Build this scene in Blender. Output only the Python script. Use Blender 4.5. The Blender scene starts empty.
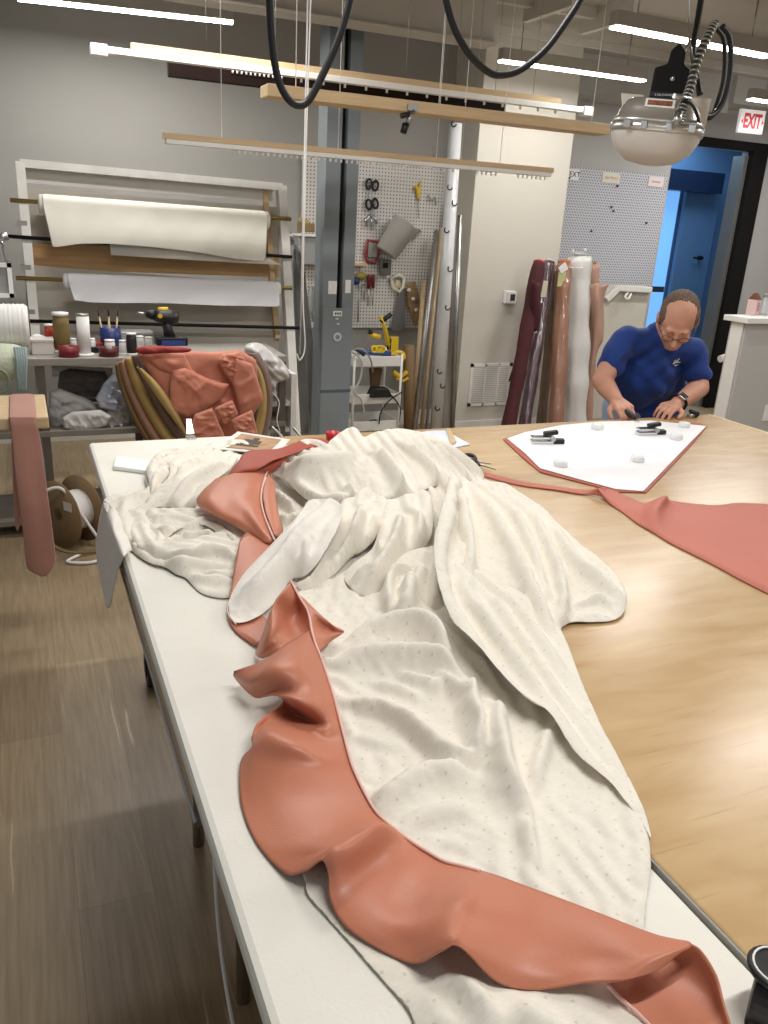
import bpy, bmesh, math, random
import numpy as np
from mathutils import Vector, Matrix, Euler
from mathutils.geometry import delaunay_2d_cdt
C = bpy.context.scene.collection
PI = math.pi
rnd = random.Random(7)
# ---------------------------------------------------------------- camera
YAW, PITCH, ROLL, FPX, CH = 0.4218, 0.3444, -0.0577, 817.0, 1.62
CAM = Vector((0, 0, CH))
_f = Vector((math.sin(YAW)*math.cos(PITCH), math.cos(YAW)*math.cos(PITCH), -math.sin(PITCH)))
_r0 = Vector((math.cos(YAW), -math.sin(YAW), 0)); _d0 = _f.cross(_r0)
_r = _r0*math.cos(ROLL) + _d0*math.sin(ROLL)
_d = -_r0*math.sin(ROLL) + _d0*math.cos(ROLL)
cd = bpy.data.cameras.new('camera'); cam = bpy.data.objects.new('camera', cd); C.objects.link(cam)
cd.sensor_fit = 'VERTICAL'; cd.sensor_height = 24; cd.lens = 24*FPX/1024
cd.clip_start = 0.02
M3 = Matrix((_r, -_d, -_f)).transposed()
cam.matrix_world = Matrix.Translation(CAM) @ M3.to_4x4()
bpy.context.scene.camera = cam
def U(px, py, x=None, y=None, z=None):
    """point of the room seen at a place of the photograph, on a plane x, y or z = const"""
    v = _f*FPX + _r*(px-384) + _d*(py-512)
    if z is not None: t = (z-CH)/v.z
    elif y is not None: t = y/v.y
    else: t = x/v.x
    return CAM + v*t
def UP(px, py, p0, n):
    v = _f*FPX + _r*(px-384) + _d*(py-512)
    return CAM + v*((Vector(p0)-CAM).dot(Vector(n))/v.dot(Vector(n)))
# ---------------------------------------------------------------- materials
def lin(c):
    return tuple(((v/255)/12.92 if v/255 <= .04045 else ((v/255+.055)/1.055)**2.4) for v in c) + (1,)
MATS = {}
def mat(name, col, rough=.6, metal=0, spec=.5, bump=0, bscale=60, var=0, vscale=8, sheen=0, alpha=1, emit=0, trans=0, coat=0, stretch=None):
    if name in MATS: return MATS[name]
    m = bpy.data.materials.new(name); m.use_nodes = True; nt = m.node_tree; N = nt.nodes; b = N['Principled BSDF']
    b.inputs['Base Color'].default_value = lin(col); b.inputs['Roughness'].default_value = rough
    b.inputs['Metallic'].default_value = metal; b.inputs['Specular IOR Level'].default_value = spec
    if sheen: b.inputs['Sheen Weight'].default_value = sheen
    if coat: b.inputs['Coat Weight'].default_value = coat
    if trans: b.inputs['Transmission Weight'].default_value = trans
    if alpha < 1: b.inputs['Alpha'].default_value = alpha
    if emit:
        b.inputs['Emission Color'].default_value = lin(col); b.inputs['Emission Strength'].default_value = emit
    tc = N.new('ShaderNodeTexCoord'); mp = N.new('ShaderNodeMapping'); nt.links.new(tc.outputs['Object'], mp.inputs[0])
    if stretch: mp.inputs['Scale'].default_value = stretch
    n = N.new('ShaderNodeTexNoise'); n.inputs['Scale'].default_value = vscale; n.inputs['Detail'].default_value = 4
    nt.links.new(mp.outputs[0], n.inputs['Vector'])
    v = var if var else .04
    mx = N.new('ShaderNodeMixRGB'); mx.blend_type = 'MULTIPLY'; mx.inputs[0].default_value = 1
    mx.inputs[1].default_value = lin(col)
    rp = N.new('ShaderNodeValToRGB'); rp.color_ramp.elements[0].position = .3; rp.color_ramp.elements[1].position = .7
    rp.color_ramp.elements[0].color = (1-v,)*3+(1,); rp.color_ramp.elements[1].color = (1+v*.5,)*3+(1,)
    nt.links.new(n.outputs['Fac'], rp.inputs[0]); nt.links.new(rp.outputs[0], mx.inputs[2]); nt.links.new(mx.outputs[0], b.inputs['Base Color'])
    if bump:
        n2 = N.new('ShaderNodeTexNoise'); n2.inputs['Scale'].default_value = bscale; n2.inputs['Detail'].default_value = 5
        nt.links.new(mp.outputs[0], n2.inputs['Vector'])
        bp = N.new('ShaderNodeBump'); bp.inputs['Strength'].default_value = bump; bp.inputs['Distance'].default_value = .01
        nt.links.new(n2.outputs['Fac'], bp.inputs['Height']); nt.links.new(bp.outputs[0], b.inputs['Normal'])
    MATS[name] = m; return m
# ---------------------------------------------------------------- mesh builder
class MB:
    def __init__(s): s.v = []; s.f = []; s.m = []; s.mi = 0; s.smooth = []
    def add(s, vs, fs, sm=False):
        o = len(s.v); s.v += [Vector(v) for v in vs]
        for f in fs: s.f.append([i+o for i in f]); s.m.append(s.mi); s.smooth.append(sm)
        return s
    def box(s, a, b, M=None):
        a, b = Vector(a), Vector(b)
        vs = [Vector((x, y, z)) for x in (a.x, b.x) for y in (a.y, b.y) for z in (a.z, b.z)]
        if M: vs = [M @ v for v in vs]
        return s.add(vs, [(0,1,3,2),(4,6,7,5),(0,4,5,1),(2,3,7,6),(0,2,6,4),(1,5,7,3)])
    def cbox(s, c, d, M=None):
        c, d = Vector(c), Vector(d)/2
        T = Matrix.Translation(c) @ (M.to_4x4() if M else Matrix())
        return s.box(-d, d, T)
    def tube(s, pts, r, n=10, closed=False, cap=True, sm=True, flat=1.0):
        P = [Vector(p) for p in pts]; k = len(P)
        R_ = r if isinstance(r, (list, tuple)) else [r]*k
        t0 = (P[1]-P[0]).normalized(); up = Vector((0,0,1)) if abs(t0.z) < .9 else Vector((1,0,0))
        nx = t0.cross(up).normalized(); vs = []
        for i in range(k):
            t = (P[min(i+1,k-1)]-P[max(i-1,0)]) if not closed else (P[(i+1)%k]-P[i-1])
            t = t.normalized() if t.length > 1e-9 else t0
            nx = (nx - t*nx.dot(t)); nx = nx.normalized() if nx.length > 1e-6 else t.orthogonal().normalized()
            by = t.cross(nx)
            for j in range(n):
                a = 2*PI*j/n; vs.append(P[i] + (nx*math.cos(a) + by*math.sin(a)*flat)*R_[i])
        fs = []
        for i in range(k if closed else k-1):
            for j in range(n):
                a, b = i*n+j, i*n+(j+1)%n; c = ((i+1)%k)*n+(j+1)%n; d = ((i+1)%k)*n+j
                fs.append((a,b,c,d))
        s.add(vs, fs, sm)
        if cap and not closed:
            o = len(s.v)-k*n
            s.f.append([o+j for j in range(n)][::-1]); s.f.append([o+(k-1)*n+j for j in range(n)])
            s.m += [s.mi]*2; s.smooth += [False]*2
        return s
    def lathe(s, prof, M=None, n=24, sm=True):
        vs = []; k = len(prof)
        for r, z in prof:
            for j in range(n):
                a = 2*PI*j/n; vs.append(Vector((r*math.cos(a), r*math.sin(a), z)))
        if M: vs = [M @ v for v in vs]
        fs = [(i*n+j, i*n+(j+1)%n, (i+1)*n+(j+1)%n, (i+1)*n+j) for i in range(k-1) for j in range(n)]
        s.add(vs, fs, sm); o = len(s.v)-k*n
        if prof[0][0] > 1e-5: s.f.append([o+j for j in range(n)][::-1]); s.m.append(s.mi); s.smooth.append(False)
        if prof[-1][0] > 1e-5: s.f.append([o+(k-1)*n+j for j in range(n)]); s.m.append(s.mi); s.smooth.append(False)
        return s
    def cyl(s, a, b, r, n=16, r2=None, cap=True): return s.tube([a, b], [r, r if r2 is None else r2], n, cap=cap)
    def ball(s, c, r, n=14, M=None):
        r = Vector((r,r,r)) if isinstance(r, (int, float)) else Vector(r)
        T = Matrix.Translation(Vector(c)) @ (M.to_4x4() if M else Matrix()) @ Matrix.Diagonal((r.x, r.y, r.z, 1))
        k = n//2+1
        return s.lathe([(max(math.sin(PI*i/k), 0), -math.cos(PI*i/k)) for i in range(k+1)], T, n)
    def prism(s, poly, d, M=None):
        """poly in local xy, extruded by d in local z"""
        k = len(poly); vs = [Vector((p[0], p[1], 0)) for p in poly] + [Vector((p[0], p[1], d)) for p in poly]
        if M: vs = [M @ v for v in vs]
        return s.add(vs, [list(range(k))[::-1], list(range(k, 2*k))] + [(i, (i+1)%k, k+(i+1)%k, k+i) for i in range(k)])
    def sheet(s, grid, sm=True):
        r = len(grid); c = len(grid[0])
        return s.add([p for row in grid for p in row], [(i*c+j, i*c+j+1, (i+1)*c+j+1, (i+1)*c+j) for i in range(r-1) for j in range(c-1)], sm)
    def build(s, name, mats, parent=None, bevel=0, solid=0, sub=0, origin=None, offset=0):
        me = bpy.data.meshes.new(name)
        o = bpy.data.objects.new(name, me); C.objects.link(o)
        T = Vector((0,0,0))
        if parent is not None:
            o.parent = parent; T = WLOC.get(parent.name, Vector((0,0,0)))
        if origin is not None and parent is None: T = Vector(origin); o.location = T
        WLOC[o.name] = Vector(T)
        me.from_pydata([v-T for v in s.v], [], s.f)
        for m_ in (mats if isinstance(mats, (list, tuple)) else [mats]): me.materials.append(m_)
        me.polygons.foreach_set('material_index', s.m); me.polygons.foreach_set('use_smooth', s.smooth)
        me.validate(); me.update()
        bm = bmesh.new(); bm.from_mesh(me); bmesh.ops.recalc_face_normals(bm, faces=bm.faces); bm.to_mesh(me); bm.free()
        if bevel:
            b = o.modifiers.new('bevel', 'BEVEL'); b.width = bevel; b.segments = 2; b.limit_method = 'ANGLE'; b.angle_limit = .6
        if solid:
            b = o.modifiers.new('solid', 'SOLIDIFY'); b.thickness = solid; b.offset = offset
        if sub:
            b = o.modifiers.new('sub', 'SUBSURF'); b.levels = sub; b.render_levels = sub
        return o
WLOC = {}
def tag(o, label, cat, group=None, kind=None):
    o['label'] = label; o['category'] = cat
    if group: o['group'] = group
    if kind: o['kind'] = kind
    return o
def thing(name, label, cat, loc=(0,0,0), group=None):
    o = bpy.data.objects.new(name, None); C.objects.link(o); o.empty_display_size = .05
    o.location = loc; WLOC[o.name] = Vector(loc)
    return tag(o, label, cat, group)
def struct(name, mb, m, label=None, **k):
    o = mb.build(name, m, **k); o['kind'] = 'structure'
    return o
def plabel(o, t): o['label'] = t; return o
def rotM(ax, deg): return Matrix.Rotation(math.radians(deg), 4, ax)
def axis_M(a, b):
    """matrix whose local z runs from a to b, origin at a"""
    a, b = Vector(a), Vector(b); z = (b-a).normalized()
    return Matrix.Translation(a) @ z.to_track_quat('Z', 'Y').to_matrix().to_4x4()
def cr(P, n=8, closed=False):
    """Catmull-Rom through tuples of any dimension"""
    P = [np.array(p, float) for p in P]; k = len(P); out = []
    for i in range(k if closed else k-1):
        p1, p2 = P[i], P[(i+1)%k]
        p0 = P[i-1] if (closed or i > 0) else 2*p1-p2
        p3 = P[(i+2)%k] if (closed or i+2 < k) else 2*p2-p1
        for j in range(n):
            t = j/n
            out.append(.5*((2*p1)+(-p0+p2)*t+(2*p0-5*p1+4*p2-p3)*t*t+(-p0+3*p1-3*p2+p3)*t**3))
    if not closed: out.append(P[-1])
    return out
def crv(P, n=8, closed=False): return [Vector(p) for p in cr(P, n, closed)]
# ================================================================ materials with patterns
def nodes(m): return m.node_tree, m.node_tree.nodes, m.node_tree.links
def floor_mat():
    m = bpy.data.materials.new('wood_plank_floor'); m.use_nodes = True; nt, N, L = nodes(m); b = N['Principled BSDF']
    tc = N.new('ShaderNodeTexCoord'); mp = N.new('ShaderNodeMapping'); mp.inputs['Rotation'].default_value = (0,0,PI/2); L.new(tc.outputs['Object'], mp.inputs[0])
    br = N.new('ShaderNodeTexBrick'); br.inputs['Scale'].default_value = 1; br.inputs['Brick Width'].default_value = 1.22; br.inputs['Row Height'].default_value = .18
    br.inputs['Mortar Size'].default_value = .0007; br.inputs['Mortar Smooth'].default_value = .3; br.offset = .37
    br.inputs['Color1'].default_value = lin((166,146,116)); br.inputs['Color2'].default_value = lin((150,130,102)); br.inputs['Mortar'].default_value = lin((120,101,78))
    L.new(mp.outputs[0], br.inputs['Vector'])
    mp2 = N.new('ShaderNodeMapping'); mp2.inputs['Scale'].default_value = (16, .9, 1); L.new(tc.outputs['Object'], mp2.inputs[0])
    n = N.new('ShaderNodeTexNoise'); n.inputs['Scale'].default_value = 5; n.inputs['Detail'].default_value = 8; n.inputs['Distortion'].default_value = .35; L.new(mp2.outputs[0], n.inputs['Vector'])
    rp = N.new('ShaderNodeValToRGB'); e = rp.color_ramp.elements; e[0].position = .3; e[0].color = (.78,.76,.73,1); e[1].position = .68; e[1].color = (1.1,1.1,1.1,1)
    L.new(n.outputs['Fac'], rp.inputs[0])
    mx = N.new('ShaderNodeMixRGB'); mx.blend_type = 'MULTIPLY'; mx.inputs[0].default_value = 1; L.new(br.outputs['Color'], mx.inputs[1]); L.new(rp.outputs[0], mx.inputs[2])
    # knots
    mp3 = N.new('ShaderNodeMapping'); mp3.inputs['Scale'].default_value = (3.4, 1.1, 1); L.new(tc.outputs['Object'], mp3.inputs[0])
    vo = N.new('ShaderNodeTexVoronoi'); vo.inputs['Scale'].default_value = 1.3; L.new(mp3.outputs[0], vo.inputs['Vector'])
    r2 = N.new('ShaderNodeValToRGB'); e = r2.color_ramp.elements; e[0].position = .02; e[0].color = (.62,.58,.52,1); e[1].position = .1; e[1].color = (1,1,1,1); L.new(vo.outputs['Distance'], r2.inputs[0])
    m2 = N.new('ShaderNodeMixRGB'); m2.blend_type = 'MULTIPLY'; m2.inputs[0].default_value = 1; L.new(mx.outputs[0], m2.inputs[1]); L.new(r2.outputs[0], m2.inputs[2])
    # pale cathedral grain marks
    w = N.new('ShaderNodeTexWave'); w.inputs['Scale'].default_value = 2.0; w.inputs['Distortion'].default_value = 9; w.inputs['Detail'].default_value = 2
    mp4 = N.new('ShaderNodeMapping'); mp4.inputs['Scale'].default_value = (5, .8, 1); L.new(tc.outputs['Object'], mp4.inputs[0]); L.new(mp4.outputs[0], w.inputs['Vector'])
    n3 = N.new('ShaderNodeTexNoise'); n3.inputs['Scale'].default_value = 1.6; L.new(mp4.outputs[0], n3.inputs['Vector'])
    r3 = N.new('ShaderNodeValToRGB'); e = r3.color_ramp.elements; e[0].position = .9; e[0].color = (0,0,0,1); e[1].position = .97; e[1].color = (1,1,1,1); L.new(w.outputs['Fac'], r3.inputs[0])
    r4 = N.new('ShaderNodeValToRGB'); e = r4.color_ramp.elements; e[0].position = .6; e[0].color = (0,0,0,1); e[1].position = .66; e[1].color = (.75,.75,.75,1); L.new(n3.outputs['Fac'], r4.inputs[0])
    mm = N.new('ShaderNodeMath'); mm.operation = 'MULTIPLY'; L.new(r3.outputs[0], mm.inputs[0]); L.new(r4.outputs[0], mm.inputs[1])
    m3 = N.new('ShaderNodeMixRGB'); m3.inputs[2].default_value = lin((214,190,158)); L.new(mm.outputs[0], m3.inputs[0]); L.new(m2.outputs[0], m3.inputs[1])
    L.new(m3.outputs[0], b.inputs['Base Color']); b.inputs['Roughness'].default_value = .42
    return m
def plywood_mat():
    m = bpy.data.materials.new('varnished_plywood'); m.use_nodes = True; nt, N, L = nodes(m); b = N['Principled BSDF']
    tc = N.new('ShaderNodeTexCoord'); mp = N.new('ShaderNodeMapping'); mp.inputs['Scale'].default_value = (1.6, 7, 1); mp.inputs['Rotation'].default_value = (0,0,.12); L.new(tc.outputs['Object'], mp.inputs[0])
    n = N.new('ShaderNodeTexNoise'); n.inputs['Scale'].default_value = 3.2; n.inputs['Detail'].default_value = 9; n.inputs['Distortion'].default_value = .5; L.new(mp.outputs[0], n.inputs['Vector'])
    rp = N.new('ShaderNodeValToRGB'); e = rp.color_ramp.elements; e[0].position = .3; e[0].color = lin((184,151,108)); e[1].position = .72; e[1].color = lin((199,170,127)); L.new(n.outputs['Fac'], rp.inputs[0])
    mp2 = N.new('ShaderNodeMapping'); mp2.inputs['Scale'].default_value = (3, 60, 1); L.new(tc.outputs['Object'], mp2.inputs[0])
    n2 = N.new('ShaderNodeTexNoise'); n2.inputs['Scale'].default_value = 2; n2.inputs['Detail'].default_value = 4; L.new(mp2.outputs[0], n2.inputs['Vector'])
    r2 = N.new('ShaderNodeValToRGB'); e = r2.color_ramp.elements; e[0].position = .24; e[0].color = (.7,.62,.52,1); e[1].position = .36; e[1].color = (1,1,1,1); L.new(n2.outputs['Fac'], r2.inputs[0])
    mx = N.new('ShaderNodeMixRGB'); mx.blend_type = 'MULTIPLY'; mx.inputs[0].default_value = .7; L.new(rp.outputs[0], mx.inputs[1]); L.new(r2.outputs[0], mx.inputs[2])
    L.new(mx.outputs[0], b.inputs['Base Color']); b.inputs['Roughness'].default_value = .33
    r5 = N.new('ShaderNodeMapRange'); r5.inputs[3].default_value = .17; r5.inputs[4].default_value = .3; L.new(n.outputs['Fac'], r5.inputs[0]); L.new(r5.outputs[0], b.inputs['Roughness'])
    bp = N.new('ShaderNodeBump'); bp.inputs['Strength'].default_value = .03; bp.inputs['Distance'].default_value = .003; L.new(n.outputs['Fac'], bp.inputs['Height']); L.new(bp.outputs[0], b.inputs['Normal'])
    return m
def linen_mat(name, col, dots=True, tr=.12):
    """slubby weave with small woven dots"""
    m = bpy.data.materials.new(name); m.use_nodes = True; nt, N, L = nodes(m); b = N['Principled BSDF']
    tc = N.new('ShaderNodeTexCoord')
    n = N.new('ShaderNodeTexNoise'); n.inputs['Scale'].default_value = 90; n.inputs['Detail'].default_value = 3
    mp = N.new('ShaderNodeMapping'); mp.inputs['Scale'].default_value = (1, 6, 1); L.new(tc.outputs['Object'], mp.inputs[0]); L.new(mp.outputs[0], n.inputs['Vector'])
    rp = N.new('ShaderNodeValToRGB'); e = rp.color_ramp.elements; e[0].position = .25; e[0].color = (.93,.925,.915,1); e[1].position = .75; e[1].color = (1.02,1.02,1.02,1); L.new(n.outputs['Fac'], rp.inputs[0])
    mx = N.new('ShaderNodeMixRGB'); mx.blend_type = 'MULTIPLY'; mx.inputs[0].default_value = 1; mx.inputs[1].default_value = lin(col); L.new(rp.outputs[0], mx.inputs[2])
    out = mx
    if dots:
        mp2 = N.new('ShaderNodeMapping'); mp2.inputs['Rotation'].default_value = (0,0,.5); mp2.inputs['Scale'].default_value = (1,1,0); L.new(tc.outputs['Object'], mp2.inputs[0])
        v = N.new('ShaderNodeTexVoronoi'); v.voronoi_dimensions = '2D'; v.inputs['Scale'].default_value = 36; v.inputs['Randomness'].default_value = .35; L.new(mp2.outputs[0], v.inputs['Vector'])
        r2 = N.new('ShaderNodeValToRGB'); e = r2.color_ramp.elements; e[0].position = .055; e[0].color = (1,1,1,1); e[1].position = .09; e[1].color = (0,0,0,1); L.new(v.outputs['Distance'], r2.inputs[0])
        m2 = N.new('ShaderNodeMixRGB'); m2.inputs[2].default_value = lin((196,188,172)); L.new(mx.outputs[0], m2.inputs[1])
        mm = N.new('ShaderNodeMath'); mm.operation = 'MULTIPLY'; mm.inputs[1].default_value = .55; L.new(r2.outputs[0], mm.inputs[0]); L.new(mm.outputs[0], m2.inputs[0])
        out = m2
    L.new(out.outputs[0], b.inputs['Base Color']); b.inputs['Roughness'].default_value = .85; b.inputs['Specular IOR Level'].default_value = .2
    b.inputs['Sheen Weight'].default_value = .15
    bp = N.new('ShaderNodeBump'); bp.inputs['Strength'].default_value = .12; bp.inputs['Distance'].default_value = .002; L.new(n.outputs['Fac'], bp.inputs['Height'])
    n4 = N.new('ShaderNodeTexNoise'); n4.inputs['Scale'].default_value = 14; n4.inputs['Detail'].default_value = 3; L.new(tc.outputs['Object'], n4.inputs['Vector'])
    b2 = N.new('ShaderNodeBump'); b2.inputs['Strength'].default_value = .12; b2.inputs['Distance'].default_value = .008; L.new(n4.outputs['Fac'], b2.inputs['Height']); L.new(bp.outputs[0], b2.inputs['Normal'])
    L.new(b2.outputs[0], b.inputs['Normal'])
    return m
def peg_mat(name, base, hole, pitch, rad, stagger=False):
    """board with punched holes; pattern in object x/z"""
    m = bpy.data.materials.new(name); m.use_nodes = True; nt, N, L = nodes(m); b = N['Principled BSDF']
    tc = N.new('ShaderNodeTexCoord'); sp = N.new('ShaderNodeSeparateXYZ'); L.new(tc.outputs['Object'], sp.inputs[0])
    def M_(op, a, bb=None, c=None):
        n = N.new('ShaderNodeMath'); n.operation = op
        for i, v in enumerate((a, bb, c)):
            if v is None: continue
            if isinstance(v, (int, float)): n.inputs[i].default_value = v
            else: L.new(v, n.inputs[i])
        return n.outputs[0]
    def grid(ox, oz, pz):
        fx = M_('FRACT', M_('ADD', M_('DIVIDE', sp.outputs['X'], pitch), 50+ox)); fz = M_('FRACT', M_('ADD', M_('DIVIDE', sp.outputs['Z'], pz), 50+oz))
        dx = M_('MULTIPLY', M_('SUBTRACT', fx, .5), pitch); dz = M_('MULTIPLY', M_('SUBTRACT', fz, .5), pz)
        return M_('LESS_THAN', M_('SQRT', M_('ADD', M_('MULTIPLY', dx, dx), M_('MULTIPLY', dz, dz))), rad)
    if stagger: h = M_('MAXIMUM', grid(0, 0, pitch*1.6), grid(.5, .5, pitch*1.6))
    else: h = grid(0, 0, pitch)
    mx = N.new('ShaderNodeMixRGB'); mx.inputs[1].default_value = lin(base); mx.inputs[2].default_value = lin(hole); L.new(h, mx.inputs[0])
    L.new(mx.outputs[0], b.inputs['Base Color']); b.inputs['Roughness'].default_value = .55
    return m
M_floor = floor_mat(); M_ply = plywood_mat()
M_linen = linen_mat('cream_linen', (233,227,215)); M_linen_in = linen_mat('cream_linen_plain', (234,229,221), False)
M_wall = mat('grey_wall_paint', (160,157,151), .85, bump=.05, bscale=120, var=.03, vscale=2)
M_wall2 = mat('pale_wall_paint', (205,200,188), .85, bump=.05, bscale=120, var=.02, vscale=2)
M_wallr = mat('light_grey_wall_paint', (186,184,180), .85, bump=.05, bscale=120, var=.02, vscale=2)
M_ceil = mat('painted_ceiling', (176,171,161), .9, var=.03, vscale=3)
M_beam = mat('painted_beam', (198,193,182), .7, bump=.1, bscale=30, var=.05)
M_white = mat('white_paint', (232,230,224), .5, var=.03)
M_whitep = mat('white_plastic', (236,235,232), .4)
M_canvas = mat('white_canvas_padding', (235,232,222), .9, bump=.08, bscale=220, var=.06, vscale=5)
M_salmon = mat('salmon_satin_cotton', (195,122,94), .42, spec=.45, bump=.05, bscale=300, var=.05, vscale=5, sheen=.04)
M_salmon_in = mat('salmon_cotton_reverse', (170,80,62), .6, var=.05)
M_salmon_p = mat('pinkish_salmon_cotton', (196,118,102), .6, spec=.3, bump=.05, bscale=300, var=.04)
M_dusty = mat('dusty_pink_cotton', (178,128,112), .8, bump=.05, bscale=300, var=.06, sheen=.2)
M_black = mat('black_rubber', (13,13,14), .5)
M_blackm = mat('matte_black_paint', (9,9,10), .7, spec=.3)
M_steel = mat('brushed_steel', (176,176,174), .32, metal=1)
M_chrome = mat('chrome', (215,215,215), .14, metal=1)
M_alu = mat('dull_aluminium', (170,168,162), .42, metal=.85)
M_tan = mat('raw_pine', (206,178,138), .6, bump=.1, bscale=20, var=.1, vscale=6, stretch=(1,12,12))
M_tan2 = mat('birch_board', (190,150,100), .6, var=.15, vscale=5, stretch=(1,10,10))
M_brown = mat('dark_brown_wood', (26,14,10), .7, spec=.1, var=.15, vscale=6)
M_colb = mat('blue_grey_steel_paint', (126,133,136), .5, var=.06, vscale=4)
M_led = mat('lit_led_diffuser', (255,252,246), .5, emit=14)
# ================================================================ room shell
WY = 6.1; ZC = 2.89; PX0, PX1, PY = 3.126, 3.936, 5.68; PW = 7.0
struct('floor', MB().box((-2.6,-1.5,-.05), (9.5,9.5,0)), M_floor)
struct('ceiling', MB().box((-2.6,-1.5,ZC), (9.5,9.5,ZC+.06)), M_ceil)
struct('wall_back', MB().box((-2.6,WY,0), (PX0,WY+.1,ZC)), M_wall)
struct('wall_pillar', MB().box((PX0,PY,0), (PX1,WY+.1,ZC)), M_wall2, bevel=.003)
DWY = 6.2      # wall with the doorway
dx0 = U(668,176,y=DWY).x+.02; dxi = U(752,151,y=DWY).x; dxo = U(766,146,y=DWY).x; dzt = U(730,149,y=DWY).z; dzo = U(750,143,y=DWY).z
w = MB(); w.box((PX1,DWY,0), (dx0,DWY+.1,ZC)); w.box((dx0,DWY,dzt), (9.5,DWY+.1,ZC)); w.box((dxi-.01,DWY,0), (9.5,DWY+.1,dzt))
struct('wall_doorway', w, M_wallr)
struct('wall_right', MB().box((7.6,-1.5,0), (7.7,DWY,ZC)), M_wallr)
struct('baseboard_back', MB().box((-2.6,WY-.015,0), (PX0,WY-.001,.12)), M_white)
struct('baseboard_pillar', MB().box((PX0-.015,PY-.015,0), (PX1+.01,PY-.001,.115)), M_white)
# black door frame
fr = MB(); fr.box((dxi-.02,DWY-.05,0), (dxo,DWY+.02,dzt+.07)); fr.box((dx0,DWY-.05,dzt-.005), (dxi-.02,DWY+.02,dzt+.07))
struct('door_1', fr, M_blackm, bevel=.004)
o = MB().box((dxi-.07,DWY-.0,0), (dxi-.025,DWY+.14,dzt-.04)).build('door_stop', M_alu, bpy.data.objects['door_1'])
# room beyond, blue in daylight
M_blue = mat('daylight_tinted_paint', (100,128,154), .7, var=.03, vscale=2)  # blue cast of the daylight partly put into the wall and door colour
M_bluel = mat('lit_window_glass', (112,168,232), .4, emit=.75)
BY = 7.9
b = MB(); b.box((PX1,BY,0), (9.5,BY+.1,ZC)); b.box((9.4,DWY+.12,0), (9.5,BY,ZC)); b.box((dxi+1.8,DWY+.1,0),(dxi+1.9,BY,ZC))
struct('wall_far_room', b, M_blue)
g0 = U(668,200,y=BY-.05); g1 = U(679,200,y=BY-.05)
struct('window_1', MB().box((g0.x-.05,BY-.05,.2), (g1.x-.0,BY-.02,2.25)), M_bluel)
D2 = thing('interior_door', 'daylight-blue tinted door with a black lever handle, seen through the open doorway', 'door', (g1.x+.05,BY-.1,0))
D2['kind'] = 'structure'
dr = U(722,190,y=BY-.1)
MB().box((g1.x+.05,BY-.1,.02), (dr.x,BY-.05,2.12)).build('door_leaf', M_blue, D2, bevel=.004)
hp = U(702,258,y=BY-.16)
MB().cyl((hp.x,BY-.1,hp.z), (hp.x,BY-.16,hp.z), .022).cyl((hp.x+.02,BY-.155,hp.z), (hp.x-.12,BY-.155,hp.z), .011).build('lever_handle', M_blackm, D2)
h = MB(); a = U(668,168,y=BY-.3); c = U(722,194,y=BY-.3)
h.box((a.x-.1,BY-.3,c.z), (c.x,BY-.11,a.z)); struct('trim_1', h, mat('dark_transom', (24,34,52), .3))
tp = U(718,262,y=DWY+.3); 
rail = thing('wall_bar', 'dark vertical bar on the daylight-blue wall just inside the doorway', 'bar', (tp.x,DWY+.3,tp.z))
MB().tube(crv([U(722,272,y=DWY+.35), U(718,285,y=DWY+.3), U(713,308,y=DWY+.3)]), .012).cyl(U(715,273,y=DWY+.35), U(728,274,y=DWY+.35), .014).build('bar', M_blackm, rail)
# ceiling beam, bracket, soffit
bz = 2.585
bm_ = MB(); bm_.box((-2.6,4.6,bz), (U(494,44,y=4.6).x,4.66,ZC-.02)); bm_.box((-2.6,4.56,bz-.015), (U(494,44,y=4.6).x,4.72,bz)); 
struct('trim_2', bm_, M_beam, bevel=.004)
sof = MB(); sof.box((5.6,DWY-.35,U(720,101,y=DWY-.35).z), (9.4,DWY,ZC)); sof.box((PX1,DWY-.3,ZC-.28), (5.6,DWY,ZC)); struct('trim_3', sof, M_wallr)
tr = MB()
for i, (x0, y0) in enumerate([(2.9,4.35),(3.35,4.4)]):
    tr.box((x0,y0,ZC-.12), (x0+.04,y0+.5,ZC))
tr.box((2.3,4.75,ZC-.06), (5.6,4.8,ZC)); tr.box((2.3,5.5,ZC-.05),(5.6,5.53,ZC))
struct('trim_4', tr, M_beam)
# half wall
hwx, hwy0 = 4.72, 4.42; hwy1 = U(724,314.5,x=4.68).y - .04
struct('wall_half', MB().box((hwx,hwy0,0), (7.6,hwy1,1.06)), M_wallr)
cap = MB().box((hwx-.04,hwy0-.04,1.061), (7.6,hwy1+.04,1.1)); cap.box((hwx-.012,hwy0+.02,0), (hwx-.001,hwy1-.02,1.06)); struct('trim_5', cap, M_white, bevel=.004)
# lights in the scene
def area(name, loc, sx, sy, power, col=(1,.985,.96), rot=(0,0,0)):
    l = bpy.data.lights.new(name, 'AREA'); l.shape = 'RECTANGLE'; l.size = sx; l.size_y = sy; l.energy = power; l.color = col
    o = bpy.data.objects.new(name, l); C.objects.link(o); o.location = loc; o.rotation_euler = rot; return o
LP = []
def strip(x, y, lab, power=13.5, turn=0):
    t = thing('ceiling_light', lab, 'ceiling light', (x+.565,y,2.6), 'long white linear lights under the ceiling')
    T = Matrix.Translation((x+.565,y,0)) @ rotM('Z', turn)
    MB().box((-.565,-.035,2.612), (.565,.035,2.68), T).build('housing', M_ceil, t, bevel=.004)
    MB().box((-.561,-.03,2.6), (.561,.03,2.611), T).build('diffuser', M_led, t)
    for q in (-.415,.415): MB().cyl(T @ Vector((q,0,2.68)), T @ Vector((q,0,ZC-.001)), .004, 6).build('hanger', M_steel, t)
    area('strip_lamp', (x+.565,y,2.592), 1.1, .05, power, rot=(0,0,math.radians(turn)))
    return t
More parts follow.
